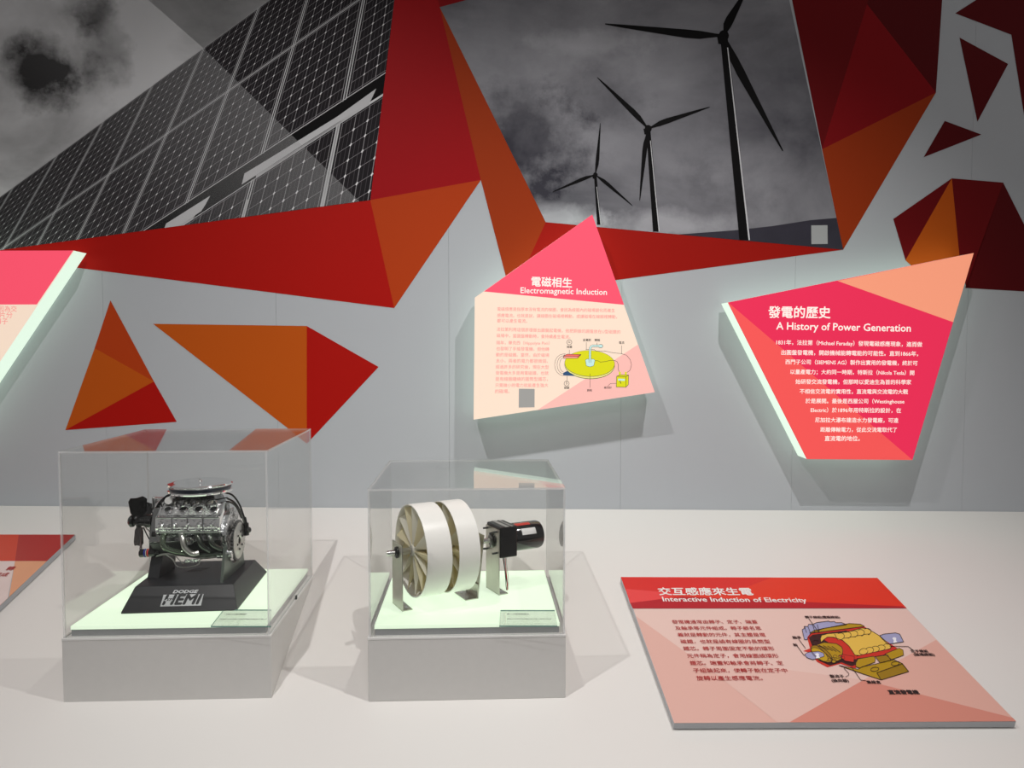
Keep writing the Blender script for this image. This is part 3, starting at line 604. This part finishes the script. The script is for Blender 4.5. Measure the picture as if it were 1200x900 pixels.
# ------------------------------------------------------------------ display cases
ALU = mat('brushed_grey_laminate', rgb(214, 212, 209), .42, .0, noise=.03, nscale=60)
RIS = mat('grey_riser', rgb(176, 178, 180), .45, .0, noise=.05, nscale=30)
LITP = backlit('frosted_lit_glass', rgb(224, 243, 216), .94, .5)
LEDGE = mat('white_lip', rgb(232, 230, 228), .35)
ACR = clear('clear_acrylic', .994, .03, .005)
ACE = mat('acrylic_edge', rgb(205, 208, 208), .25, spec=.6)
ACE2 = veil('acrylic_joint', (.82, .82, .82, 1), .5)
def case(name, label, x0, x1, y0, y1, hb, ht):
    cx, cy = (x0+x1)/2, (y0+y1)/2; t = thing('case_plinth', label, 'plinth', (cx, cy, 0)); a = (x1-x0)/2; c = (y1-y0)/2
    b = MB(); b.hexa([(-a, -c, cz(y0)), (a, -c, cz(y0)), (a, c, cz(y1)), (-a, c, cz(y1))], [(-a, -c, hb-.004), (a, -c, hb-.004), (a, c, hb-.004), (-a, c, hb-.004)]); b.build('plinth_body', ALU, t, bevel=.0015)
    b = MB(); b.box((-a-.0005, -c-.0005, hb-.004), (a+.0005, c+.0005, hb)); b.build('white_lip', LEDGE, t)
    g = .013; b = MB(); b.box((-a+g, -c+g, hb), (a-g, c-g, hb+.014)); b.build('riser', RIS, t)
    b = MB(); b.box((-a+g-.001, -c+g-.001, hb+.014), (a-g+.001, c-g+.001, hb+.021)); b.build('lit_glass_top', LITP, t, label='glowing frosted green-white glass top')
    if name == 'left': b = MB(); b.box((a-.0016, 1.81-cy-.004, hb+.0002), (a+.0012, 1.81-cy+.003, hb+.009)); b.build('black_latch', mat('latch_black', (.02, .02, .02), .5), t)
    return t
def cover(label, x0, x1, y0, y1, hb, ht):
    cx, cy = (x0+x1)/2, (y0+y1)/2; a = (x1-x0)/2-.002; c = (y1-y0)/2-.002; th = .004; h = ht-hb
    t = thing('acrylic_cover', label, 'display cover', (cx, cy, hb))
    def panel(lo, hi, thin):
        b = MB(); b.box(lo, hi)
        for i, f in enumerate(b.f):
            n = (b.v[f[1]]-b.v[f[0]]).cross(b.v[f[2]]-b.v[f[0]]).normalized(); b.m[i] = 0 if abs(n[thin]) > .9 else 1
        b.build('acrylic_panel', [ACR, ACE2], t)
    panel((-a+th, -c, .0004), (a-th, -c+th, h-th), 1); panel((-a+th, c-th, .0004), (a-th, c, h-th), 1)
    panel((-a, -c, .0004), (-a+th, c, h-th), 0); panel((a-th, -c, .0004), (a, c, h-th), 0)
    panel((-a, -c, h-th+.0002), (a, c, h), 2)
    return t
LC = (-.852, -.430, 1.583, 2.0, .133, .518); RC = (-.228, .182, 1.567, 1.968, .130, .439)
case('left', 'grey plinth with a glowing top under the black engine model', *LC); case('right', 'grey plinth with a glowing top under the white wheel generator', *RC)
cover('tall clear acrylic cover over the engine model', *LC); cover('lower clear acrylic cover over the white wheel generator', *RC)
LZ = .154; RZ = .151

# small clear caption plates on the glowing tops
def caption(label, z, px, lines, pts):
    pl = Plane((0, 0, z+.003), (0, 0, 1)); P = [pl.at(x, y) for x, y in pts]; c = sum(P, Vector())/4
    t = thing('caption_plate', label, 'caption plate', (c.x, c.y, z))
    b = MB(); b.hexa([p-Vector((0, 0, .0028)) for p in P], P); b.m = [1]*4+[0, 0]; b.build('clear_plate', [ACR, mat('plate_green_edge', rgb(120, 160, 150), .3)], t, world=True)
    for a, q, s, bo in lines: b = MB(); text(b, pl, a, q, s, bold=bo, off=.0004); b.build('caption_lettering', mat('green_black_ink', rgb(26, 44, 36), .6), t, world=True)
caption('clear caption plate in front of the engine model', LZ, 0, [((262, 720.6), (288, 720.6), '八缸引擎模型', .02), ((257.5, 726.2), (312, 726.2), '燃燒汽油推動活塞帶動曲軸產生動力', .01)], [(247, 733.5), (317.5, 733.5), (318, 714.2), (262, 714.2)])
caption('clear caption plate in front of the white wheel generator', RZ, 0, [((594, 720.3), (620, 720.3), '第二代發電機模型', .02), ((594, 725.8), (646, 725.8), '轉動手把使磁鐵旋轉並產生電流讓燈泡亮起', .01)], [(585, 733), (653, 733), (650, 714.8), (586.5, 714.8)])

# ------------------------------------------------------------------ engine model on its black stand
BP = mat('black_plastic', rgb(38, 39, 42), .42, noise=.06, nscale=50); GB = mat('gloss_black', rgb(14, 14, 15), .18, coat=.4)
CH = mat('chrome', (.86, .87, .88), .06, 1.0); CR = mat('crumpled_chrome', (.80, .81, .82), .10, 1.0, bump=1.0, bscale=150); CM = mat('cast_metal', (.30, .31, .31), .22, 1.0, bump=.5, bscale=220)
GM = mat('gunmetal', (.07, .072, .072), .35, .7); HD = mat('header_metal', (.10, .115, .10), .16, .9); ST = mat('satin_steel', (.55, .55, .52), .3, 1.0)
yaw = R(2.5)
es = thing('engine_stand', 'black sloped stand with silver lettering under the chrome engine model', 'stand', (-.6545, 1.811, LZ), yaw)
lo = [(-.122, -.142, 0), (.122, -.142, 0), (.122, .142, 0), (-.122, .142, 0)]; hi = [(-.108, -.098, .046), (.104, -.098, .046), (.104, .098, .046), (-.108, .098, .046)]
b = MB(); b.hexa(lo, [(x, y, .003) for x, y, z in lo]); b.hexa([(x, y, .003) for x, y, z in lo], hi); b.build('stand_body', BP, es, bevel=.0015)
# raised lettering on the sloped front
A0 = Vector((-.122, -.142, .003)); B0 = Vector((.122, -.142, .003)); T0 = Vector((-.108, -.098, .046)); nrm = (B0-A0).cross(T0-A0).normalized()
Me = MW[es]; slope = Plane(Me @ A0, (Me.to_3x3() @ nrm)); ze = lambda x, y: (140+x/6.667, 650+y/6.667)
b = MB(); text(b, slope, ze(418, 302), ze(604, 300), 'DODGE', bold=.045, off=.0007, shear=.2, vs=.72)
b.build('silver_lettering', mat('silver_print', rgb(205, 207, 210), .3), es, world=True)
b = MB()
q = [slope.pt(*ze(x, y), .0005) for x, y in [(318, 406), (637, 398), (658, 308), (345, 314)]]; b.poly(q); b.build('silver_badge', MC['silver_print'], es, world=True)
b = MB(); q = [slope.pt(*ze(x, y), .0007) for x, y in [(324, 401), (632, 393), (651, 313), (350, 319)]]
b = MB(); text(b, slope, ze(336, 392), ze(612, 386), 'HEMI', bold=.04, off=.0010, shear=.2, vs=.95); b.build('black_lettering', BP, es, world=True)
b = MB(); text(b, slope, ze(346, 369), ze(412, 367), '426', bold=.02, off=.0014, shear=.2, vs=.7); b.build('silver_lettering', MC['silver_print'], es, world=True)
b = MB()
for k in range(4): b.slab([(-.03+k*.008, .01, .0462), (-.027+k*.008, .01, .0462), (-.012+k*.008, .04, .0462), (-.015+k*.008, .04, .0462)], (0, 0, .0006))
b.build('raised_stripes', GM, es)
EY = 1.811
def E3(px, py, dy=0.): return ony(px, py, EY+dy)
def plate_yz(b, px, prof, th):      # a bracket plate across the stand: prof of (dy, py)
    P = [E3(px, py, 0) + Vector((0, dy, 0)) for dy, py in prof]; b.slab(P, (th, 0, 0))
zs = LZ+.046
def zpx(z): return 405+(H-z)*900/EY
# left bracket: slanted black plate; right bracket with U notch
b = MB(); X = E3(190, 660).x
b.hexa([(X-.016, EY-.045, zs), (X+.010, EY-.045, zs), (X+.010, EY+.05, zs), (X-.016, EY+.05, zs)], [(X-.012, EY-.015, zs+.075), (X+.014, EY-.015, zs+.075), (X+.014, EY+.06, zs+.075), (X-.012, EY+.06, zs+.075)])
b.build('front_bracket', BP, es, world=True, bevel=.001)
b = MB(); X = E3(272, 660).x; arc = [(.0-.036*cos(k*pi/10), .062-.04*sin(k*pi/10)) for k in range(11)]
outer = [(-.085, 0), (.075, 0), (.055, .095), (.042, .095)]; P = [(-.085, 0), (.075, 0), (.052, .092), (.036, .092)]+[(a, z) for a, z in reversed(arc)]+[(-.036, .075), (-.060, .075)]
nP = [Vector((X, EY+y, zs+z)) for y, z in P]
# split in quads: left cheek, right cheek, foot
L_ = [(-.085, 0), (-.06, .075), (-.036, .075)]+arc[:6]+[(0, 0)]; R_ = [(0, 0)]+arc[5:]+[(.036, .092), (.052, .092), (.075, 0)]
for q in (L_, R_): b.slab([Vector((X, EY+y, zs+z)) for y, z in q], (.006, 0, 0))
b.build('rear_bracket', mat('bracket_green_black', rgb(92, 100, 94), .3, .2), es, world=True)

en = thing('engine_model', 'scale model of a chrome and black V8 engine with fan and round air cleaner', 'engine model', (-.6545, 1.811, zs+.05), yaw)
def X(px, dy=0.): return E3(px, 600, dy).x
def Z(py, dy=0.): return H-(py-405)*(EY+dy)/900
def EB(name, m, **k): return lambda b: b.build(name, m, en, world=True, **k)
# block
b = MB(); b.hexa([(X(188), EY-.030, Z(645)), (X(262), EY-.030, Z(643)), (X(262), EY+.030, Z(643)), (X(188), EY+.030, Z(645))], [(X(184), EY-.05, Z(628)), (X(265), EY-.05, Z(626)), (X(265), EY+.05, Z(626)), (X(184), EY+.05, Z(628))])
b.build('crankcase', GM, en, world=True, bevel=.002)
b = MB(); b.hexa([(X(184), EY-.05, Z(628)), (X(265), EY-.05, Z(626)), (X(265), EY+.05, Z(626)), (X(184), EY+.05, Z(628))], [(X(186), EY-.03, Z(590)), (X(264), EY-.03, Z(588)), (X(264), EY+.03, Z(588)), (X(186), EY+.03, Z(590))])
b.build('engine_block', CM, en, world=True, bevel=.002)
# valve covers: outer face, sloped upper face with plug holes, end caps
def vcover(sgn, x0, x1):
    pr = [(.040, Z(624)), (.073, Z(621, -.07)), (.078, Z(615, -.07)), (.075, Z(604, -.07)), (.066, Z(601, -.06)), (.042, Z(588, -.04)), (.032, Z(588, -.03)), (.030, Z(606))]
    b = MB(); lo_ = [Vector((x0, EY-sgn*y, z)) for y, z in pr]; hi_ = [Vector((x1, EY-sgn*y, z)) for y, z in pr]; b.hexa(lo_, hi_)
    o = b.build('valve_cover', CR, en, world=True, bevel=.002)
    b = MB()
    for (y, z) in ((pr[2][0]+.001, pr[1][1]+.001), (pr[3][0]+.001, pr[3][1])): b.box((x0-.002, EY-sgn*y-.0018, z-.0018), (x1+.002, EY-sgn*y+.0018, z+.0018))
    b.build('chrome_rail', CH, o, world=True, bevel=.0006)
    for xe in (x0, x1):                                     # thick polished end frames
        b = MB(); c = Vector((xe, EY-sgn*.053, sum(z for _, z in pr)/8))
        q = [c+(Vector((xe, EY-sgn*y, z))-c)*1.10 for y, z in pr]; b.slab([p-Vector((.0035, 0, 0)) for p in q], (.007, 0, 0)); b.build('end_frame', CH, o, world=True, bevel=.002)
    for k in range(4):
        xx = x0+(x1-x0)*(k+.5)/4; p = Vector((xx, EY-sgn*.056, Z(594.5, -.05))); nn = Vector((0, -sgn*.55, .83)).normalized()
        b = MB(); b.cyl(p-nn*.004, p+nn*.003, .0065, .0060, 16); b.build('spark_plug_boot', GB, o, world=True)
        b = MB(); b.lathe(p, nn, [(.0085, -.002), (.0095, .001), (.0085, .0028), (.0068, .0025)], 18); b.build('plug_ring', CH, o, world=True)
    for k in range(5):
        xx = x0+(x1-x0)*(k+.5)/5; b = MB(); b.cyl((xx, EY-sgn*.072, Z(612, -.07)), (xx, EY-sgn*.083, Z(612, -.07)), .0042, .0035, 10); b.ball((xx, EY-sgn*.083, Z(612, -.07)), .0035, 8); b.build('cover_bolt', CH, o, world=True)
    for k in range(3):
        xx = x0+(x1-x0)*(k+1)/4; b = MB(); b.box((xx-.0012, EY-sgn*.079-.001, Z(620, -.07)), (xx+.0012, EY-sgn*.079+.001, Z(604, -.07))); b.build('chrome_rib', CH, o, world=True)
vcover(1, X(185, -.07), X(257, -.07)); vcover(-1, X(188, .07), X(266, .07))
# intake manifold and carburettors
b = MB(); b.hexa([(X(200), EY-.034, Z(592)), (X(262), EY-.034, Z(592)), (X(262), EY+.034, Z(592)), (X(200), EY+.034, Z(592))], [(X(210), EY-.026, Z(577)), (X(256), EY-.026, Z(577)), (X(256), EY+.026, Z(577)), (X(210), EY+.026, Z(577))]); b.build('intake_manifold', CM, en, world=True, bevel=.003)
for k in range(4):
    xx = X(212+k*13.5); b = MB(); b.tube([(xx, EY-.018, Z(580)), (xx, EY-.034, Z(584)), (xx+.002, EY-.045, Z(592))], .007, 10); b.build('intake_runner', ST, en, world=True)
for px in (222, 246):
    b = MB(); b.cyl((X(px), EY, Z(582)), (X(px), EY, Z(573)), .017, .014, 16); b.build('carburettor', GM, en, world=True)
    b = MB(); b.box((X(px)-.02, EY-.03, Z(580)), (X(px)+.02, EY-.022, Z(576))); b.build('fuel_bowl', GB, en, world=True, bevel=.001)
# round air cleaner
ac = Vector((X(235.5), EY, Z(573.5))); 
b = MB(); b.lathe(ac, (0, 0, 1), [(.0, -.004), (.060, -.004), (.071, 0), (.0725, .003), (.071, .0055), (.0675, .0065), (.0675, .0135), (.071, .015), (.0725, .0175), (.0705, .0205), (.055, .0225), (.049, .021), (.030, .0235), (.012, .0245), (0, .0245)], 64); aco = b.build('air_cleaner', CH, en, world=True)
b = MB(); b.cyl(ac+Vector((0, 0, .0245)), ac+Vector((0, 0, .029)), .004, .003, 12); b.build('wing_nut', CH, aco, world=True)
b = MB(); b.lathe(ac, (0, 0, 1), [(.0678, .0068), (.0684, .0132)], 64); b.build('filter_band', mat('filter_navy', rgb(30, 40, 60), .3), aco, world=True)
# rear face, bell housing, flywheel
b = MB(); c = Vector((X(266), EY, Z(622))); b.lathe(c, (1, 0, 0), [(.0, -.004), (.045, -.004), (.052, .0), (.058, .010), (.058, .016), (0, .016)], 40); b.build('bell_housing', CR, en, world=True)
c = Vector((X(277), EY, Z(632)))
b = MB(); n = 72; P = []
for k in range(n*2):
    r = .0475 if (k//2) % 2 else .0455; a = 2*pi*k/(n*2); P.append(Vector((c.x, c.y+r*cos(a), c.z+r*sin(a))))
b.slab(P, (.005, 0, 0)); b.build('flywheel_ring_gear', GM, en, world=True)
b = MB(); b.lathe(c+Vector((.003, 0, 0)), (1, 0, 0), [(0, .002), (.009, .002), (.011, .004), (.030, .004), (.032, .0028), (.042, .0028), (.042, 0)], 44); fly = b.build('flywheel', ST, en, world=True)
for k in range(6):
    a = k*pi/3+.3; p = c+Vector((.006, .02*cos(a), .02*sin(a))); b = MB(); b.cyl(p, p+Vector((.003, 0, 0)), .0028, n=10); b.build('flywheel_bolt', GB, fly, world=True)
b = MB(); b.cyl((X(262), EY-.045, Z(642)), (X(279), EY-.045, Z(642)), .010, n=18); b.cyl((X(258), EY-.045, Z(642)), (X(262), EY-.045, Z(642)), .006, n=14); b.build('starter_motor', CR, en, world=True)
b = MB(); b.cyl(E3(288, 627, .045), E3(288, 613, .045), .008, .007, 16); b.cyl(E3(288, 614, .045), E3(287, 606, .045), .004, .003, 10); b.cyl(E3(276, 621, .045), E3(291, 621, .045), .006, .006, 12); b.ball(E3(291, 621, .043), .0075, 12); b.build('coil_unit', GB, en, world=True)
# black hoses and wires
for pts in ([(262, 577, .02), (272, 580, .03), (280, 590, .04), (285, 603, .045), (288, 614, .05)], [(266, 584, -.01), (275, 589, 0), (282, 600, .02), (286, 612, .04)], [(258, 590, -.03), (268, 588, -.02), (277, 594, 0), (283, 607, .02)]):
    b = MB(); b.tube([E3(*p) for p in pts], .0022, 8); b.build('ignition_wire', GB, en, world=True)
for k in range(4):
    xs = 188+k*17.5; b = MB(); b.tube([E3(xs+2, 594, -.056), E3(xs+1, 589, -.055), E3(xs+6, 586, -.045), E3(xs+16, 585, -.036), E3(xs+26, 583, -.034)], .0016, 7); b.build('spark_plug_wire', GB, en, world=True)
# front accessories
b = MB(); b.hexa([(X(180), EY-.034, Z(644)), (X(187), EY-.035, Z(644)), (X(187), EY+.035, Z(644)), (X(180), EY+.034, Z(644))], [(X(181), EY-.03, Z(612)), (X(188), EY-.03, Z(610)), (X(188), EY+.03, Z(610)), (X(181), EY+.03, Z(612))]); b.build('timing_cover', GB, en, world=True, bevel=.003)
b = MB(); b.cyl(E3(196, 594, -.03), E3(197.5, 587, -.042), .006, .007, 16); b.build('oil_filler_neck', GB, en, world=True)
c = E3(198, 587, -.045); b = MB(); b.lathe(c, (0.12, -.8, .35), [(0, .004), (.0085, .004), (.009, 0), (.009, -.003), (0, -.003)], 24); b.build('oil_filler_cap', mat('white_cap', rgb(225, 225, 222), .3), en, world=True)
for (px, py, dy, r) in ((190, 600, -.02, .012), (188, 592, -.01, .008), (204, 584, -.02, .007), (183, 626, -.035, .012), (184, 638, -.03, .013)):
    b = MB(); p = E3(px, py, dy); b.lathe(p, (-1, 0, 0), [(0, .010), (r*.5, .010), (r*.55, .006), (r, .006), (r, -.004), (0, -.004)], 20); b.build('accessory_pulley', GB if r > .009 else CH, en, world=True)
b = MB(); b.tube([E3(182, 598, -.02), E3(188, 588, -.02), E3(198, 580, -.01), E3(209, 577, 0)], .003, 8); b.build('coolant_hose', GB, en, world=True)
hub = E3(171, 610.5); 
b = MB(); b.lathe(hub, (-1, 0, 0), [(0, -.030), (.010, -.030), (.012, -.018), (.0155, -.016), (.0155, -.002), (.012, 0), (.012, .012), (.015, .013), (.015, .018), (.006, .020), (.005, .026), (.0135, .028), (.0145, .033), (.010, .038), (0, .040)], 26); hubo = b.build('fan_hub', GB, en, world=True)
for k in (96, 38, 322, 262):
    a = R(k); ra = Vector((0, cos(a), sin(a))); ta = Vector((0, -sin(a), cos(a))); fx = hub+Vector((-.016, 0, 0))
    ch = (ta*.62-Vector((.78, 0, 0))).normalized(); b = MB()
    P = [fx+ra*.012-ch*.009, fx+ra*.022-ch*.018, fx+ra*.050-ch*.021, fx+ra*.058-ch*.012, fx+ra*.056+ch*.002, fx+ra*.058+ch*.015, fx+ra*.050+ch*.020, fx+ra*.022+ch*.017, fx+ra*.012+ch*.009]
    b.slab(P, ra.cross(ch)*.0016); b.build('fan_blade', GB, hubo, world=True)
b = MB(); b.tube([E3(167, 618, -.01), E3(165.5, 632, -.02), E3(166, 644, -.03)], .0014, 6); b.tube([E3(164, 644, -.03), E3(165, 630, -.01), E3(163, 616, 0)], .0014, 6); b.build('drive_belt', mat('belt_brown', rgb(60, 38, 36), .5), en, world=True)
b = MB(); b.tube([E3(168, 618, -.01), E3(174, 630, -.01), E3(181, 640, -.01)], .0014, 6); b.build('drive_belt', GB, en, world=True)
# oil filter with blue and red bands
a_, b_ = E3(164, 648.5, -.035), E3(187, 647, -.035); d_ = b_-a_; b = MB(); b.lathe(a_, d_, [(0, 0), (.008, 0), (.0095, .0015), (.0095, d_.length*.8), (.007, d_.length*.85), (.006, d_.length), (0, d_.length)], 26); flt = b.build('oil_filter', GB, en, world=True)
for t_, c_ in ((.26, (20, 50, 150)), (.42, (215, 60, 50)), (.36, (230, 230, 230))):
    b = MB(); p = a_+d_*t_; b.lathe(p, d_, [(.0096, 0), (.0098, .0004), (.0098, .0030 if t_ != .36 else .001), (.0096, .0034 if t_ != .36 else .0012)], 26); b.build('filter_stripe', mat('stripe_%d' % c_[0], rgb(*c_), .3), flt, world=True)
# exhaust headers
GH = mat('green_sheen_metal', (.16, .20, .15), .2, .8)
for m_, r_, pts in ((GH, .0068, [(196, 622, -.06), (191, 631, -.075), (193, 641, -.078), (203, 646, -.07), (216, 648, -.06)]),
   (ST, .0066, [(212, 621, -.06), (214, 632, -.078), (217, 642, -.08), (225, 649, -.076), (233, 648, -.07)]),
   (HD, .0062, [(228, 621, -.06), (233, 631, -.076), (237, 640, -.076), (246, 646, -.068)]), (HD, .0062, [(242, 621, -.06), (246, 631, -.076), (250, 639, -.076), (259, 644, -.066)])):
    b = MB(); b.tube([E3(*p) for p in pts], r_, 14, sub=6); b.build('exhaust_header', m_, en, world=True)
b = MB(); b.tube([E3(212, 649, -.06), E3(235, 650, -.062), E3(262, 648, -.06)], .0055, 12); b.build('exhaust_collector', HD, en, world=True)
b = MB(); b.tube([E3(183, 651, -.03), E3(195, 649, -.03), E3(214, 650, -.03), E3(240, 653, -.03), E3(262, 650, -.03)], .004, 10); b.build('oil_pan_rail', ST, en, world=True)
for pts, r_ in (([(195, 650, -.05), (203, 656, -.05), (208, 664, -.05), (222, 664.5, -.05), (233, 661, -.05), (236, 655, -.05), (262, 649, -.05)], .0015), ([(203, 649, -.045), (209, 655, -.045), (215, 661, -.045)], .0012)):
    b = MB(); b.tube([E3(*p) for p in pts], r_, 8); b.build('fuel_line', ST, en, world=True)
b = MB(); b.hexa([E3(214, 660, -.055), E3(231, 659, -.055), E3(231, 659, -.03), E3(214, 660, -.03)], [E3(217, 655.5, -.055), E3(233, 654.5, -.055), E3(233, 654.5, -.03), E3(217, 655.5, -.03)]); b.build('fuel_pump', CR, en, world=True, bevel=.001)
for k in range(4):
    b = MB(); p = E3(205+k*13.5, 626, -.05); b.ball(p, .007, 10); b.build('header_flange', CM, en, world=True)
b = MB(); b.lathe(E3(222, 634, -.053), (0, -1, 0), [(0, .006), (.007, .006), (.008, .002), (.010, 0), (0, -.002)], 20); b.build('freeze_plug', CR, en, world=True)

# ------------------------------------------------------------------ white wheel generator
AL = R(25.5)
SP = Vector((-.180, 1.690, .2745)); ge = thing('wheel_generator', 'generator model of two white finned wheels on a shaft driven by a black motor', 'generator model', (SP.x+.9026*.15, SP.y+.4305*.15, RZ), AL)
GO = Vector((-.15, 0, SP.z-RZ))        # local: axis along +x, origin of s at the left bracket
zc = SP.z-RZ
def G(s, y=0, z=0): return Vector((s-.15, y, zc+z))
WH = mat('white_gloss_plastic', rgb(250, 249, 245), .3, spec=.5); CRM = mat('cream_plastic', rgb(250, 243, 214), .4); CRW = mat('pale_cream_plastic', rgb(251, 249, 238), .4)
BR_ = mat('bracket_steel', (.50, .49, .44), .34, 1.0, noise=.12, nscale=90); KB = mat('motor_black', rgb(20, 20, 22), .28, noise=.1, nscale=200)
RW = .103
def translucent(m, f):
    nt = m.node_tree; p = nt.nodes['Principled BSDF']; t = nt.nodes.new('ShaderNodeBsdfTranslucent'); t.inputs[0].default_value = p.inputs['Base Color'].default_value
    x = nt.nodes.new('ShaderNodeMixShader'); x.inputs[0].default_value = f; o = nt.nodes['Material Output']
    nt.links.new(p.outputs[0], x.inputs[1]); nt.links.new(t.outputs[0], x.inputs[2]); nt.links.new(x.outputs[0], o.inputs[0])
translucent(CRM, .42); translucent(CRW, .35)
for s0, s1_ in ((.032, .089), (.106, .156)):
    b = MB(); b.lathe(G(s0), (1, 0, 0), [(RW-.0022, 0), (RW, 0), (RW, s1_-s0), (RW-.0022, s1_-s0), (RW-.0022, 0)], 96); rim_ = b.build('wheel_rim', WH, ge)
    b = MB(); b.lathe(G(s0+.028), (1, 0, 0), [(0, 0), (RW-.0022, 0), (RW-.0022, .002), (0, .002)], 72); b.build('wheel_web', CRM, rim_)
    b = MB(); b.lathe(G(s0+.001), (1, 0, 0), [(0, 0), (.012, 0), (.0135, .002), (.0135, s1_-s0-.003), (.012, s1_-s0-.001), (0, s1_-s0-.001)], 32); b.build('wheel_hub', CRW, rim_)
    NB = 13
    for k in range(NB):
        a = 2*pi*k/NB+.2; rd = Vector((0, cos(a), sin(a))); tg = Vector((0, -sin(a), cos(a)))
        lean = .022
        P = [G(s0+.004)+rd*.013, G(s0+.002)+rd*(RW-.0045)-tg*lean*.3, G(s0+.028)+rd*(RW-.0095)+tg*lean*1.3, G(s0+.028)+rd*.013+tg*.002]
        b = MB(); b.slab(P, tg*.0014+Vector((.0002, 0, 0))); b.build('wheel_fin', CRW if k % 2 else CRM, rim_)
b = MB(); b.cyl(G(-.0235), G(.245), .0062, n=20); b.build('shaft', mat('polished_steel', (.7, .7, .7), .12, 1.0), ge)
b = MB(); b.cyl(G(.012), G(.030), .0075, n=20); b.cyl(G(.160), G(.198), .0075, n=20); b.build('shaft_collar', ST, ge)
def bracket(s, w, top, foot_sgn, fn=.036):
    b = MB(); t = .002
    b.box(tuple(G(s, -w, -zc)), tuple(G(s+t, w, top))); b.box(tuple(G(s, -w, -zc)) if foot_sgn > 0 else tuple(G(s-fn, -w, -zc)), (G(s+fn).x if foot_sgn > 0 else G(s+t).x, w, .002)); o = b.build('steel_bracket', BR_, ge)
    for y in (-w*.55, w*.55):
        for q in (.4,):
            b = MB(); p = G(s+foot_sgn*fn*.6, y, -zc+.002); b.cyl(p, p+Vector((0, 0, .0014)), .0032, n=12); b.build('bracket_screw', CH, o)
bracket(0, .032, .022, 1, .024); bracket(.182, .032, -.09, -1, .030)
b = MB(); w_ = .032; b.hexa([G(.182, -w_, -zc+.002), G(.184, -w_, -zc+.002), G(.184, w_, -zc+.002), G(.182, w_, -zc+.002)], [G(.198, -w_, .022), G(.200, -w_, .022), G(.200, w_, .022), G(.198, w_, .022)]); b.build('steel_upright', BR_, ge)
bracket(.236, .034, .030, 1, .024)
for s, r in ((-.003, .013), (.192, .013), (.233, .018)):
    b = MB(); b.lathe(G(s), (-1, 0, 0), [(.0055, .002), (.0075, .003), (r*.75, .002), (r, 0), (r, -.003), (0, -.003)], 28); b.build('bearing', GB, ge)
for y in (-.024, .024):
    for z in (-.026, .024): b = MB(); b.cyl(G(.224, y, z), G(.240, y, z), .0024, n=10); b.build('motor_screw', GM, ge)
b = MB(); b.box(tuple(G(.2385, -.036, -.037)), tuple(G(.284, .036, .036))); b.build('gearbox', KB, ge, bevel=.003)
b = MB(); b.box(tuple(G(.252, -.0362, .0355)), tuple(G(.262, .0362, .0365))); b.box(tuple(G(.268, -.0362, .0355)), tuple(G(.272, .0362, .0365))); b.build('gearbox_band', mat('band_grey', rgb(150, 150, 148), .4), ge)
b = MB(); b.lathe(G(.284), (1, 0, 0), [(0, 0), (.0325, 0), (.0335, .002), (.0335, .070), (.0315, .076), (.026, .078), (0, .078)], 56); can = b.build('motor_can', mat('motor_gloss_black', rgb(16, 16, 18), .16, coat=.5), ge)
def wrap(name, m, s0, s1_, a0, a1, r=.0338, n=10):
    b = MB(); vs = []
    for k in range(n+1):
        a = a0+(a1-a0)*k/n; vs += [G(s0, -r*cos(a), r*sin(a)), G(s1_, -r*cos(a), r*sin(a))]
    b.add(vs, [(2*k, 2*k+1, 2*k+3, 2*k+2) for k in range(n)], 0, True); return b.build(name, m, can)
wrap('motor_label', mat('label_white', rgb(225, 225, 224), .4), .300, .338, R(18), R(45)); wrap('motor_label', mat('label_red', rgb(190, 50, 40), .4), .290, .330, R(62), R(80))
for (s, a, q) in ((.306, 33, '型'), (.316, 33, '電'), (.326, 33, '機')):
    b = MB(); p = G(s, -.0342*cos(R(a)), .0342*sin(R(a))); nn = Vector((0, -cos(R(a)), sin(R(a)))); text3(b, p-Vector((.004, 0, 0))-Vector((0, 0, .003)), p+Vector((.004, 0, 0))-Vector((0, 0, .003)), nn, q, off=.0002, bold=.02); b.build('label_lettering', mat('label_ink', rgb(60, 60, 60), .5), ge)
for k, (c_, dx) in enumerate((((30, 30, 32), 0), ((190, 40, 40), .003), ((225, 225, 220), .006))):
    b = MB(); b.tube([G(.262+dx, -.01, -.036), G(.262+dx, -.012, -.06), G(.264+dx*1.3, -.014, -.095), G(.267+dx*.6, -.012, -zc+.004), G(.274+dx*.4, -.004, -zc+.006), G(.268+dx*.3, .0, -.07), G(.262, .0, -.037)], .0008, 7); b.build('motor_lead', mat('lead_%d' % k, rgb(*c_), .4), ge)
